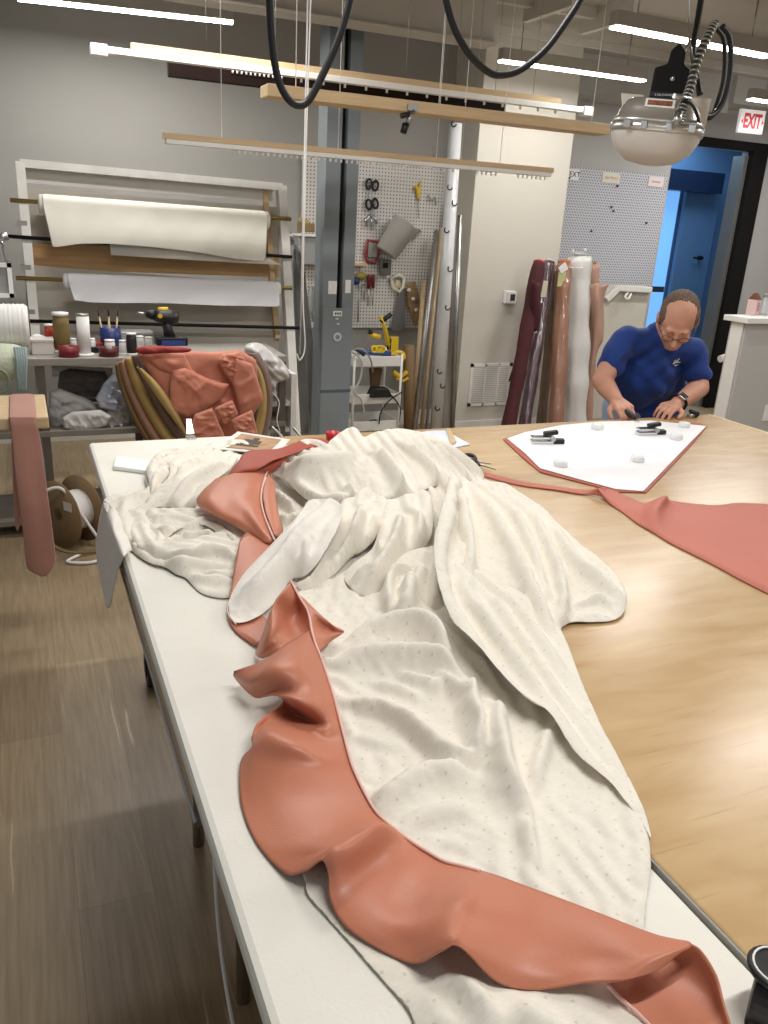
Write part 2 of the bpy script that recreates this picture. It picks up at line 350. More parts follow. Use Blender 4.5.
strip(.103,5.27,'long white linear ceiling light at the upper left corner of the picture, above the rack', turn=-10)
strip(2.935,5.13,'linear ceiling light hung level with the wall vent, left of the shop lamp', 6.5, -1.6)
strip(2.90,3.983,'linear ceiling light passing behind the coiled black cable of the shop lamp', turn=2.5)
strip(5.13,5.2,'ceiling light of which only a short end shows above the exit sign')
for (x, y) in [(.1,4.0),(0.3,2.3),(.35,.35),(2.9,2.4),(5.4,3.2),(2.9,.4),(5.6,1.2)]:
    hb = MB().box((x,y-.035,2.612), (x+1.13,y+.035,2.68)).build('ceiling_light', M_white); tag(hb, 'white linear ceiling light overhead, out of the picture', 'ceiling light', 'linear ceiling lights over the worktables')
    area('strip_lamp', (x+.565,y,2.6), 1.1, .06, 16 if x < 1 else 12)
area('far_room_daylight', (6.3,7.2,2.7), 1.6, 1.0, 30, (.42,.66,1))
w_ = bpy.data.worlds.new('world'); bpy.context.scene.world = w_; w_.use_nodes = True
w_.node_tree.nodes['Background'].inputs[0].default_value = (.9,.95,1,1); w_.node_tree.nodes['Background'].inputs[1].default_value = .22
vs = bpy.context.scene.view_settings; vs.view_transform = 'Standard'; vs.look = 'None'; vs.gamma = 1; vs.exposure = 0.46; vs.use_curve_mapping = False
# ================================================================ work tables
TZ = .90; TF = 2.67; SX = .649; LX = .156; RX = 2.682; BF = -.9
wt = thing('canvas_topped_worktable', 'long white canvas-covered worktable under the heap of cream fabric, on black casters', 'worktable', (.4,1,0))
MB().box((LX,BF,TZ-.035), (SX-.004,TF,TZ)).build('padded_top', M_canvas, wt, bevel=.01)
fr = MB()
for (x, y0, y1) in ((.315,-.6,2.45),(.6,-.6,2.45)):
    fr.cyl((x,y0,.80), (x,y1,.80), .016)
for y in (-.6,1.0,2.45): fr.cyl((.3,y,.80), (.615,y,.80), .016)
for k in range(36): fr.cyl((.2+.0, -.5+k*.085, .835), (.6, -.5+k*.085, .835), .003, 6)
fr.cyl((.2,-.6,.835), (.2,2.45,.835), .006, 8)
fr.box((.205,-.6,.84), (.6,2.5,.865))
fr.build('wire_frame', M_chrome, wt)
MB().box((.160,.95,.826), (.172,2.05,.863)).build('side_rail', M_steel, wt)
MB().tube([(.166,.95,.80),(.166,2.05,.80)], .006, 8).build('side_rod', M_steel, wt)
for y in (2.64, 1.8, 1.3, .1, -.6):
    MB().tube([(.315,y,.12 if y > 2.6 else .0),(.315,y,.81)], .016).build('leg', M_chrome, wt)
for y in (2.64,):
    l = MB(); l.cyl((.295,y,.048), (.335,y,.048), .047, 20); l.box((.29,y-.02,.05), (.34,y+.02,.122)); l.build('caster', M_black, wt)
cdl = MB().tube(crv([(.27,1.34,.83),(.262,1.33,.5),(.268,1.3,.15),(.275,1.1,.01),(.3,.8,.008)]), .004, 8); tag(cdl.build('power_cord', M_whitep), 'thin pale cord dropping to the floor beside the canvas worktable', 'cord')
pt = thing('plywood_worktable', 'large varnished plywood cutting table the man is working at', 'worktable', (1.7,1,0))
MB().box((SX+.004,BF,TZ-.03), (RX,TF-.045,TZ-.0)).build('tabletop', M_ply, pt, bevel=.004)
MB().box((SX-.0018,BF,TZ-.02), (SX+.0018,TF-.045,TZ+.0015)).build('edge_trim', M_alu, pt)
MB().box((RX,BF,TZ-.03), (RX+.012,TF-.045,TZ+.001)).build('edge_band', mat('pale_edge_band', (226,208,160), .5), pt)
for (x, y) in ((.75,2.5),(2.55,2.5),(.75,-.6),(2.55,-.6),(1.65,2.5)):
    MB().box((x-.04,y-.04,0), (x+.04,y+.04,TZ-.031)).build('leg', M_tan, pt)
MB().box((.71,2.44,.78), (2.59,2.5,TZ-.031)).build('apron', M_tan, pt); MB().box((.71,-.6,.78), (2.59,-.55,TZ-.031)).build('apron', M_tan, pt)
# ================================================================ cloth tools
def W(p, lift=0):
    """(px, py, height in mm over the table)"""
    h = p[2] if len(p) > 2 else 3
    return U(p[0], p[1], z=TZ + (h+lift)/1000)
def dense(line, step=.035, closed=False):
    pts = [tuple(W(p)) for p in line]
    c = cr(pts, 10, closed); out = [c[0]]; acc = 0
    for a, b in zip(c, c[1:]+([c[0]] if closed else [])):
        acc += np.linalg.norm(b-a)
        if acc > step: out.append(b); acc = 0
    return out
def drape_sheet(name, outline, feats, m, parent, step=.0145, seed=0, wr=.0015, ex=.45, iters=200, hold=.06, low=.003, thick=.0016, smooth=True, pillow=None, zs=1.0):
    outline = [(p[0], p[1], p[2]*zs) for p in outline]; feats = [(f[0], f[1], [(p[0],p[1],p[2]*zs) for p in f[2]]) if isinstance(f, tuple) else [(p[0],p[1],p[2]*zs) for p in f] for f in feats]
    """a sheet of cloth spread over the table: smooth surface through traced ridges and valleys"""
    D = np.array([tuple(W(p)) for p in outline]); bd = np.array(cr([tuple(d) for d in D], 5, True) if smooth else D)
    data = [np.array(dense(list(outline)+[outline[0]], .03))]
    ridges = [f for f in feats if isinstance(f, tuple)]
    for f in feats:
        if not isinstance(f, tuple): data.append(np.array(dense(f, .03)))
    P = np.vstack(data)
    keep = []
    for i, p in enumerate(P):
        if all((abs(p[0]-P[j][0])+abs(p[1]-P[j][1])) > .012 for j in keep): keep.append(i)
    P = P[keep]; n = len(P)
    def ker(A, B):
        r = np.sqrt(((A[:,None,:2]-B[None,:,:2])**2).sum(-1)+4e-6); return r
    A = np.zeros((n+3, n+3)); A[:n,:n] = ker(P, P) + np.eye(n)*1e-4; A[:n,n] = 1; A[:n,n+1:] = P[:,:2]; A[n,:n] = 1; A[n+1:,:n] = P[:,:2].T
    wgt = np.linalg.solve(A, np.concatenate([P[:,2], [0,0,0]]))
    x0, y0 = bd[:,0].min(), bd[:,1].min(); x1, y1 = bd[:,0].max(), bd[:,1].max()
    # inside test
    xs, ys = np.meshgrid(np.arange(x0, x1, step), np.arange(y0, y1, step)); xs = xs + (np.arange(xs.shape[0])%2)[:,None]*step/2
    G = np.stack([xs.ravel(), ys.ravel()], 1); ins = np.zeros(len(G), bool); k = len(bd)
    md = np.full(len(G), 9.)
    for i in range(k):
        a, b = bd[i,:2], bd[(i+1)%k,:2]
        c = ((a[1] > G[:,1]) != (b[1] > G[:,1])); xx = a[0]+(G[:,1]-a[1])*(b[0]-a[0])/((b[1]-a[1]) if b[1] != a[1] else 1e-9)
        ins ^= c & (G[:,0] < xx)
        ab = b-a; t = np.clip(((G-a)@ab)/max(ab@ab, 1e-12), 0, 1); md = np.minimum(md, np.linalg.norm(G-(a+t[:,None]*ab), axis=1))
    G = G[ins & (md > step*.45)]
    vin = [Vector((p[0], p[1])) for p in bd] + [Vector(g) for g in G]
    r = delaunay_2d_cdt(vin, [(i, (i+1)%k) for i in range(k)], [list(range(k))], 1, 1e-5)
    V = np.array([tuple(v) for v in r[0]]); Z = np.empty(len(V))
    for i in range(0, len(V), 4000): Z[i:i+4000] = ker(V[i:i+4000], P)@wgt[:n] + wgt[n] + V[i:i+4000]@wgt[n+1:]
    # folds laid over the base, each steeper on one side
    lay = [Z]; Zb = Z; TT = np.zeros((len(V), 3))
    for w1, w2, pts in ridges:
        c = np.array(dense(pts, .008)); c = np.vstack([c, [tuple(W(pts[-1]))]]); k2 = len(c)
        d = np.full(len(V), 9.); sg = np.zeros(len(V)); zz = np.zeros(len(V)); tt = np.zeros(len(V))
        for i in range(k2-1):
            a, b = c[i], c[i+1]; ab = (b-a)[:2]; L2 = max(ab@ab, 1e-10); u = ((V-a[:2])@ab)/L2; t = np.clip(u, 0, 1)
            dd = V-(a[:2]+t[:,None]*ab); q = np.sqrt((dd**2).sum(1)); cl = q < d
            d[cl] = q[cl]; sg[cl] = (ab[0]*dd[:,1]-ab[1]*dd[:,0])[cl]; zz[cl] = (a[2]+t*(b[2]-a[2]))[cl]; tt[cl] = ((i+t)/(k2-1))[cl]
        w = np.where(sg > 0, w1, w2)*.85/1000
        ii = np.clip((tt*(k2-1)).astype(int), 0, k2-2); tg = (c[1:]-c[:-1])[ii][:,:2]; tg = tg/np.maximum(np.linalg.norm(tg, axis=1), 1e-9)[:,None]
        wt_ = np.exp(-d/.022)+1e-4*np.exp(-d/.2); TT += np.stack([tg[:,0]**2, tg[:,0]*tg[:,1], tg[:,1]**2], 1)*wt_[:,None]
        e = np.minimum(tt, 1-tt)/.22; e = np.clip(e, 0, 1); e = .35+.65*e*e*(3-2*e)
        lay.append(Zb + (zz-Zb)*e*np.exp(-(d/w)**1.45))
    if len(lay) > 1:
        A_ = np.stack(lay); kk = 1100.; mxx = A_.max(0); Z = mxx + np.log(np.exp((A_-mxx)*kk).sum(0))/kk - math.log(2)/kk
    if pillow:   # folded-under rim: the sheet rises from its outline like a quarter round
        Rp, Hp = pillow; dd_ = np.full(len(V), 9.); zl = np.zeros(len(V))
        for i in range(k):
            a, b = bd[i], bd[(i+1)%k]; ab = (b-a)[:2]; t = np.clip(((V-a[:2])@ab)/max(ab@ab, 1e-12), 0, 1)
            q = np.linalg.norm(V-(a[:2]+t[:,None]*ab), axis=1); cl = q < dd_; dd_[cl] = q[cl]; zl[cl] = (a[2]+t*(b[2]-a[2]))[cl]
        u_ = np.clip(dd_/Rp, 0, 1); Z = zl + (Z+Hp-zl)*np.sqrt(1-(1-u_)**2)
    # small slack wrinkles
    rg = np.random.default_rng(seed); wz = np.zeros(len(V))
    for q in range(10):
        a = rg.uniform(0, 6.28); fq = rg.uniform(12, 42); wp = rg.uniform(-3, 3, 2)
        ph = (V[:,0]*math.cos(a)+V[:,1]*math.sin(a))*fq + 1.4*np.sin(V[:,0]*wp[0]*4+q)+1.4*np.sin(V[:,1]*wp[1]*4+q)
        wz += (1-np.abs(np.sin(ph)))**2 * wr * (15/fq)
    Z = np.maximum(Z+wz-wr, TZ+low)
    X = relax_cloth(V, Z, [list(f) for f in r[2]], k, ex, iters, hold, TZ+low, rg, TT)
    mb = MB(); mb.add([tuple(v) for v in X], [list(f) for f in r[2]], True)
    for f in mb.f:
        a, b, c = [V[i] for i in f[:3]]
        if (b[0]-a[0])*(c[1]-a[1])-(b[1]-a[1])*(c[0]-a[0]) < 0: f.reverse()
    return mb.build(name, m, parent, solid=thick, offset=0, sub=1)
def relax_cloth(V, Z, faces, nb, ex, iters, hold, floor_z, rg, TT):
    """let the sheet settle: edges keep their cloth length (ex = slack), bending resisted, held near the traced shape"""
    E = {}; 
    for f in faces:
        for i in range(3):
            a, b, c = f[i], f[(i+1)%3], f[(i+2)%3]; E.setdefault((min(a,b), max(a,b)), []).append(c)
    e = np.array(list(E.keys())); bend = np.array([v for v in E.values() if len(v) == 2])
    X = np.column_stack([V, Z]); n = len(X); X[nb:,2] += rg.normal(0, .0008, n-nb); T = X.copy()
    w = np.ones(n); w[:nb] = 0
    def cons(pr): 
        a, b = pr[:,0], pr[:,1]; u = V[b]-V[a]; fl = np.linalg.norm(u, axis=1); u = u/fl[:,None]
        t = (TT[a]+TT[b]); tr = t[:,0]+t[:,2]+1e-12; al = (u[:,0]**2*t[:,0]+2*u[:,0]*u[:,1]*t[:,1]+u[:,1]**2*t[:,2])/tr
        amp = np.clip(((Z[a]+Z[b])/2-TZ)/.08, .15, 1)
        L0 = np.maximum(fl*(1.015+ex*amp*(1-al)**1.5), np.linalg.norm(X[b]-X[a], axis=1)*.97)
        cnt = np.bincount(a, minlength=n)+np.bincount(b, minlength=n); return a, b, L0, np.maximum(cnt, 1)
    ce, cb = cons(e), cons(bend)
    def proj(X, c, st, push_only=False):
        a, b, L0, cnt = c; d = X[b]-X[a]; l = np.linalg.norm(d, axis=1)+1e-9
        g = (l-L0); g = np.minimum(g, 0) if push_only else g
        ws = w[a]+w[b]; cr_ = (g/l/np.maximum(ws, 1e-9)*(ws > 0))[:,None]*d
        D = np.empty_like(X)
        for k in range(3): D[:,k] = np.bincount(a, cr_[:,k]*w[a], n) - np.bincount(b, cr_[:,k]*w[b], n)
        return X + D*(st/cnt)[:,None]
    Vel = np.zeros_like(X)
    for it in range(iters):
        P0_ = X.copy(); X = X + Vel*.85; X[nb:,2] -= .00004
        h = hold*(1-.85*it/iters); X[nb:] += (T[nb:]-X[nb:])*h*np.array([.6,.6,1])
        for q in range(4):
            X = proj(X, ce, 1.7); X = proj(X, cb, .9, True)
        X[:,2] = np.maximum(X[:,2], floor_z); X[:nb] = T[:nb]; Vel = X-P0_
    return X
def patch(rows, nu=8, nv=6, closed=False):
    """smooth surface through rows of (px, py, mm)"""
    R_ = [[tuple(W(p)) for p in r] for r in rows]; c = len(R_[0])
    cols = [cr([r[j] for r in R_], nu) for j in range(c)]
    out = []
    for i in range(len(cols[0])): out.append([Vector(p) for p in cr([tuple(cols[j][i]) for j in range(c)], nv)])
    return out
# ================================================================ the big heap: cream curtain with salmon border
CT = thing('patterned_fabric_panel', 'large rumpled cream dotted fabric panel with a salmon border, heaped along the worktables', 'fabric panel', (.5,1.5,TZ))
FL = [   # main sheet outline
 (337,446,95),(331,441,100),(345,430,118),(357,430,118),(364,438,100),(376,432,118),(400,430,118),(420,433,112),(441,440,95),(461,453,70),(476,465,40),(484,478,12),
 (503,485,25),(519,493,25),(550,515,22),(578,542,18),(603,561,18),(621,582,16),(627,598,14),(623,614,6),(612,621,4),(587,623,4),(567,625,4),
 (561,637,4),(579,681,4),(603,735,4),(637,803,4),(648,833,4),(651,868,3),(646,905,3),(640,935,3),
 (600,925,3),(555,905,5),(500,883,6),(444,868,6),(406,845,6),(378,820,6),(353,775,6),(344,745,8),(335,715,10),(325,680,20),(318,650,25),(300,620,15),(290,590,8),(284,568,8),(272,540,10),(264,500,30),(270,470,60),(275,455,80),(300,445,95)]
FT = [ [(290,575,6),(302,560,8),(315,545,12)],
 (45,60,[(285,450,128),(310,452,140),(345,455,140),(380,447,138)]), (50,12,[(280,470,105),(300,484,104),(318,496,98),(343,498,90)]),
 (25,25,[(330,440,110),(345,430,138),(358,431,138),(366,440,120)]), (30,40,[(376,433,135),(400,431,140),(420,434,130),(441,441,114),(461,454,90),(475,466,62)]),
 (25,22,[(385,446,142),(402,466,138),(398,484,126),(386,492,114)]), (20,12,[(350,462,136),(362,478,126),(368,487,114)]),
 (25,20,[(420,448,126),(436,462,112),(447,474,96)]), (12,12,[(405,480,120),(425,484,108),(445,480,94)]),
 [(275,474,50),(295,494,42),(314,505,38),(342,508,38)], [(372,492,55),(387,498,55),(402,500,55)], [(425,490,55),(450,478,58)], [(366,452,80),(374,470,68),(384,484,62)],
 [(300,470,80),(330,478,78)], [(410,460,85),(425,470,78)],
 (20,18,[(366,491,132),(354,508,132),(342,526,124),(328,552,102),(314,572,78),(303,584,50)]),
 (20,24,[(407,498,138),(390,505,142),(380,528,136),(376,550,118),(373,570,84)]),
 (20,20,[(405,500,134),(414,520,130),(424,538,116),(440,560,94)]),
 (12,24,[(388,545,104),(365,548,110),(348,556,100),(336,566,86)]), (16,16,[(372,560,100),(360,578,74),(353,592,45)]),
 (11,11,[(424,548,104),(400,552,92),(390,565,82),(390,590,68),(396,606,48)]), (22,22,[(413,560,96),(409,580,90),(404,602,66)]),
 (12,20,[(432,505,128),(428,535,118),(428,565,104),(432,590,84)]),
 (9,9,[(266,480,85),(282,488,90),(298,500,84)]), (7,7,[(266,500,72),(282,507,76),(300,506,74)]), (7,7,[(272,522,55),(286,528,66),(293,518,70)]),
 [(268,492,45),(290,500,45)], [(270,512,35),(285,516,35)],
 [(300,592,6),(325,604,5),(355,598,6),(370,592,8)], [(340,580,22),(318,590,10)],
 [(372,520,58),(350,542,45),(330,562,35),(318,580,16)], [(396,530,60),(388,546,45),(383,565,30)], [(402,566,42),(398,590,30)], [(420,575,50),(418,590,35)],
 (32,11,[(455,635,84),(438,612,86),(420,603,82),(395,606,72),(370,616,58),(350,632,42),(335,648,24)]),
 (34,11,[(470,655,78),(440,640,74),(405,638,68),(366,640,60),(345,650,46),(328,662,26)]),
 [(440,626,26),(405,624,20),(375,630,14),(350,645,8)], [(425,592,30),(400,612,20)],
 (18,12,[(486,700,62),(474,685,60),(455,672,52),(435,665,40)]), (10,20,[(400,667,34),(425,671,44),(445,676,38)]), (9,14,[(372,676,26),(395,680,30),(420,690,26)]),
 [(470,708,8),(440,697,8),(400,690,8),(360,684,6)],
 (34,11,[(332,700,18),(360,696,36),(385,698,44),(410,710,48),(432,728,50),(455,744,48),(480,744,44),(490,748,34)]),
 [(385,714,5),(410,730,4),(440,750,4),(468,753,5),(488,770,5)], (14,14,[(352,735,12),(380,738,20),(400,744,14)]),
 (13,34,[(362,800,12),(378,790,30),(400,772,40),(425,757,44),(455,756,42),(478,768,30)]), (13,28,[(395,826,10),(430,806,24),(465,797,26)]), [(400,796,5),(440,784,5),(470,782,5)], [(440,836,5),(470,830,5)],
 (11,24,[(470,660,56),(479,688,70),(485,712,70),(478,735,56),(465,745,42)]), [(491,703,6),(488,735,5)],
 (9,10,[(490,705,56),(499,735,50),(503,760,38),(508,775,26)]),
 (14,28,[(498,678,68),(502,710,68),(510,745,64),(520,770,56),(531,800,40)]), (9,18,[(531,802,42),(533,830,30),(540,870,12)]),
 [(536,770,6),(540,800,4),(548,830,3),(560,870,3)], [(497,790,4),(488,830,4),(482,865,4)], (12,12,[(552,720,26),(542,750,34),(536,780,26)]), (5,5,[(340,708,16),(350,720,24),(352,738,16)]),
 [(600,790,4),(620,840,4),(620,890,3)],[(570,790,4),(590,850,4)],
 (11,28,[(456,477,104),(464,490,110),(470,515,106),(473,545,94),(470,575,74)]),
 (13,28,[(478,480,88),(492,500,90),(508,525,86),(524,552,78),(538,582,66),(552,615,48),(560,640,24)]),
 (11,24,[(500,487,74),(520,508,80),(532,532,78),(540,560,68),(549,588,54),(557,612,38)]),
 (11,26,[(519,495,60),(538,512,72),(551,536,74),(561,557,70),(566,582,62),(564,607,44),(561,630,20)]),
 (22,24,[(548,514,46),(565,535,56),(580,553,60),(600,568,56),(616,585,44),(620,604,24)]), (7,8,[(568,603,18),(585,594,34),(602,588,40),(612,598,32)]), (7,7,[(575,617,14),(590,610,20),(606,612,16)]),
 [(478,505,48),(486,540,38),(484,575,26)], [(506,506,42),(522,535,34),(534,565,26),(548,605,14)], [(530,508,36),(543,535,28),(553,575,18)], [(556,530,26),(568,555,12),(576,580,5),(598,590,5)], [(572,600,4),(600,605,6)],
]
FT = [f if isinstance(f, tuple) or not all(p[1] < 600 and p[0] < 446 for p in f) else [(p[0], p[1], p[2]*.55) for p in f] for f in FT if not (isinstance(f, tuple) and all(p[1] < 600 and 262 < p[0] < 446 for p in f[2]))]
FT += [(9,9,[(266,480,70),(282,488,76),(298,500,70)]), (7,7,[(266,500,60),(282,507,66),(300,506,64)]), (7,7,[(272,522,50),(286,528,58),(293,518,60)])]
drape_sheet('main_drape', FL, FT, M_linen, CT, seed=3, zs=.92, pillow=(.018,0), step=.0088, hold=.16, iters=150, ex=.6)
G1 = [(268,472,70),(272,460,92),(285,447,104),(305,443,108),(326,444,110),(331,440,112),(345,430,122),(357,430,122),(364,437,116),(376,432,124),(400,430,126),(420,433,116),(441,440,98),(461,453,74),(476,465,46),(484,478,18),(472,481,36),(452,479,50),(438,485,54),(420,492,56),(402,498,58),(387,501,60),(377,497,60),(366,492,58),(354,500,52),(341,507,48),(314,504,48),(298,493,50),(284,480,56)]
H1 = [(34,20,[(281,466,98),(298,479,94),(318,490,90),(342,491,86),(354,485,92)]), (60,44,[(290,454,122),(325,455,134),(356,450,134)]), [(364,446,100),(370,458,88),(378,472,80),(386,486,72)], (20,20,[(378,440,138),(390,455,134),(401,470,124),(398,486,104)]),
 (20,18,[(407,438,132),(426,454,120),(440,470,100)]), (12,10,[(394,492,96),(418,484,100),(446,474,90)]), [(410,476,76),(428,470,74)], (14,14,[(347,470,122),(362,481,112),(374,489,98)]), [(322,470,92),(345,464,94)], (10,10,[(447,450,96),(462,464,78),(470,474,62)])]
drape_sheet('far_mound', G1, H1, M_linen, CT, seed=21, wr=.001, step=.009, pillow=(.024,.006), hold=.1, iters=140, ex=.35)
G2 = [(340,506,64),(352,498,70),(366,489,80),(378,495,74),(388,504,66),(386,520,56),(378,538,46),(366,550,38),(352,559,28),(342,569,20),(330,579,12),(314,589,8),(302,592,8),(297,583,22),(310,575,34),(326,550,52),(336,528,64)]
H2 = [(17,16,[(364,494,118),(357,512,116),(345,534,98),(329,558,72),(312,577,44)]), (10,10,[(377,503,100),(371,524,88),(358,544,64),(345,558,46)]), [(369,508,72),(360,532,54),(346,552,34)]]
drape_sheet('slanting_fold', G2, H2, M_linen, CT, seed=22, wr=.001, step=.009, pillow=(.024,.006), hold=.12, iters=120, ex=.3)
G3 = [(382,505,66),(393,499,74),(408,495,80),(424,492,78),(432,502,70),(434,520,60),(430,540,46),(420,552,36),(407,560,28),(397,572,20),(388,587,12),(374,595,8),(362,596,8),(352,590,10),(343,577,16),(350,566,30),(364,556,38),(374,545,48),(379,525,58)]
H3 = [(18,18,[(402,502,114),(398,520,106),(389,540,88),(376,562,64),(366,582,36)]), (13,13,[(418,500,108),(420,520,96),(416,540,76),(404,556,52)]), [(409,508,74),(407,530,58),(398,550,42)], (10,12,[(352,572,42),(366,562,58),(380,556,64)]), (7,7,[(385,510,98),(383,530,84),(376,550,64)])]
drape_sheet('centre_puff', G3, H3, M_linen, CT, seed=23, wr=.001, step=.009, pillow=(.024,.006), hold=.12, iters=120, ex=.3)
G4 = [(404,556,36),(418,550,48),(432,546,56),(446,548,60),(450,570,50),(452,595,38),(446,612,22),(430,612,18),(412,611,12),(398,609,8),(389,599,8),(385,586,14),(388,570,26)]
H4 = [(8,10,[(400,562,56),(391,576,46),(391,592,36),(400,605,26)]), (16,16,[(424,556,78),(416,578,66),(414,600,42)]), (12,12,[(440,552,80),(436,578,68),(438,600,48)]), [(404,578,34),(402,594,20)]]
drape_sheet('pocket_fold', G4, H4, M_linen, CT, seed=24, wr=.001, step=.009, pillow=(.024,.006), hold=.12, iters=120, ex=.3)
# flap that folds back along the right side
F2 = [(451,474,100),(446,492,104),(440,514,108),(434,540,104),(433,560,100),(436,582,92),(440,598,82),(449,618,76),(465,638,70),(481,656,66),(498,673,62),(525,697,52),(547,712,44),(562,735,32),(576,756,24),(594,772,20),(612,786,16),(628,806,12),(642,824,8),(650,838,6),(650,830,6),(640,800,6),(605,733,7),(581,679,10),(563,634,18),(552,622,20),(530,600,30),(508,585,36),(490,580,40),(478,570,48),(474,545,66),(468,510,82),(462,490,88),(456,477,98)]
T2 = [(13,20,[(452,478,112),(447,500,120),(442,522,122),(437,548,118),(441,582,104),(452,610,92)]), [(452,520,90),(456,560,80),(462,590,68)],
 (11,14,[(466,578,96),(482,600,94),(500,625,84),(525,660,66),(552,700,44),(580,740,28),(606,775,18)]),
 (10,12,[(480,576,84),(496,594,84),(518,622,74),(545,662,52),(575,710,30),(605,755,16)]), (10,10,[(500,584,66),(522,606,64),(545,636,48),(565,672,28)]),
 [(472,605,64),(490,635,54),(520,672,36),(550,712,20)], [(498,612,50),(525,650,34),(560,705,14)], (10,8,[(455,612,90),(475,640,84),(495,664,72),(520,688,58)]), (8,8,[(500,668,62),(528,696,52),(550,722,40)])]
drape_sheet('folded_flap', F2, T2, M_linen, CT, seed=5, wr=.0015, zs=.88, step=.0115, hold=.12, iters=140, ex=.6)
# left heap
F3 = [(150,462,55),(160,453,60),(178,449,66),(205,446,70),(228,442,66),(250,446,60),(262,470,50),(262,520,36),(240,560,25),(233,575,18),(231,598,4),(203,595,4),(186,579,8),(176,575,8),(166,569,8),(150,564,10),(134,553,10),(122,540,10),(116,522,10),(106,512,8),(104,500,8),(118,494,14),(145,489,24),(149,484,50),(146,472,55)]
T3 = [(10,10,[(150,482,78),(152,466,92),(160,459,92),(172,455,84)]), (30,26,[(150,500,62),(165,494,82),(185,485,98),(205,470,104),(225,458,100)]), (8,8,[(170,480,86),(182,472,96),(178,462,88)]), (14,14,[(200,498,86),(222,485,90),(240,470,84)]),
 (7,14,[(146,515,58),(165,513,74),(185,513,76),(205,512,66)]), (9,9,[(150,517,64),(160,530,78),(154,546,70)]), (18,24,[(126,510,50),(126,530,72),(136,545,84),(150,553,88),(172,554,86),(200,556,80),(225,560,64)]),
 (7,7,[(160,543,62),(172,532,82),(188,526,92),(204,524,94),(216,530,84)]), (11,11,[(165,520,70),(188,520,80),(205,514,86),(222,515,88),(238,528,76),(245,540,56)]), (9,13,[(107,506,14),(114,500,28),(128,494,50),(145,488,66)]),
 (9,9,[(185,570,42),(205,574,54),(225,572,48)]), (8,8,[(120,520,40),(124,500,46),(134,492,54)]),
 [(170,541,14),(190,536,14),(214,538,14)], [(157,524,16),(160,534,16),(168,528,20)], [(150,507,16),(180,508,22),(210,506,30)], [(180,580,6),(210,588,5)], [(160,478,30),(164,472,30)], [(138,508,16),(140,530,20)]]
drape_sheet('left_heap', F3, T3, M_linen, CT, seed=9, zs=.45, pillow=(.02,.004), step=.0115, hold=.12, iters=140, ex=.6)
LL = [
 ('heap_upper_fold', [(165,453,30),(182,449,34),(205,446,36),(228,446,36),(238,455,34),(230,470,34),(214,482,32),(206,497,26),(196,508,20),(170,508,14),(150,507,12),(146,500,14),(158,490,20),(170,473,26)], [(18,18,[(165,500,42),(178,488,56),(192,474,66),(210,462,70),(228,456,66)]), (10,10,[(180,503,40),(196,492,52),(206,478,58)]), (9,9,[(176,470,60),(190,458,66),(204,452,66)]), [(184,492,34),(200,476,44)]]),
 ('heap_curl', [(145,476,14),(149,465,18),(158,457,22),(170,452,24),(177,460,24),(172,472,20),(164,482,16),(158,490,12),(151,497,9),(147,487,11)], [(9,9,[(152,488,44),(154,472,54),(164,460,56)]), [(166,474,26),(161,482,22)]]),
 ('heap_loop', [(146,512,16),(160,509,20),(185,510,22),(205,511,24),(225,514,26),(240,526,24),(248,540,22),(238,548,18),(222,537,20),(210,528,22),(196,525,22),(180,529,20),(170,537,16),(160,541,12),(151,530,12)], [(12,12,[(150,518,40),(162,524,42),(178,519,50),(200,517,56),(222,522,58),(238,536,46)]), [(160,516,28),(185,514,34)]]),
 ('heap_swag', [(125,514,8),(134,509,12),(146,515,16),(152,528,18),(162,541,18),(180,543,20),(200,538,22),(222,532,26),(238,538,26),(247,548,22),(248,561,14),(238,573,8),(228,580,6),(212,579,6),(194,572,6),(176,567,6),(156,562,6),(140,554,6),(130,544,6),(125,530,6)], [(14,12,[(132,518,38),(134,535,42),(146,549,46),(168,556,48),(195,559,50),(222,560,46)]), (9,10,[(166,546,44),(190,545,52),(215,541,54),(236,548,46)]), [(150,544,26),(175,550,30),(205,551,32)], (8,8,[(190,568,30),(210,572,36),(232,566,36)]), (7,7,[(140,516,34),(146,532,36),(156,545,36)])])]
for i_, (nm_, ou_, fe_) in enumerate(LL): drape_sheet(nm_, ou_, fe_, M_linen, CT, seed=31+i_, wr=.001, step=.009, hold=.12, iters=120, ex=.3, pillow=(.02,.004))
# end that hangs over the table edge
hx = LX-.012
def HG(px, py, dx=0): p = U(px, py, x=hx+dx); return (p.x, p.y, p.z)
hr = [[W((104,500,8)), W((112,506,14)), W((120,516,12)), W((125,528,14)), W((132,550,24))],
      [Vector(HG(99,522,-.004)), Vector(HG(106,518,.002)), Vector(HG(112,526,-.003)), Vector(HG(117,540)), Vector(HG(124,556))],
      [Vector(HG(96,548,-.004)), Vector(HG(103,546,.004)), Vector(HG(109,550,-.004)), Vector(HG(115,556,.002)), Vector(HG(121,562))],
      [Vector(HG(99,572,-.004)), Vector(HG(104,573,.003)), Vector(HG(109,574,-.003)), Vector(HG(113,574,.002)), Vector(HG(117,574))],
      [Vector(HG(106,606)), Vector(HG(107,607)), Vector(HG(109,608)), Vector(HG(110,606)), Vector(HG(111,603))]]
def patch_w(R_, nu=8, nv=6):
    c = len(R_[0]); cols = [cr([tuple(r[j]) for r in R_], nu) for j in range(c)]
    return [[Vector(p) for p in cr([tuple(cols[j][i]) for j in range(c)], nv)] for i in range(len(cols[0]))]
MB().sheet(patch_w(hr)).build('hanging_corner', M_linen_in, CT, solid=.0015)
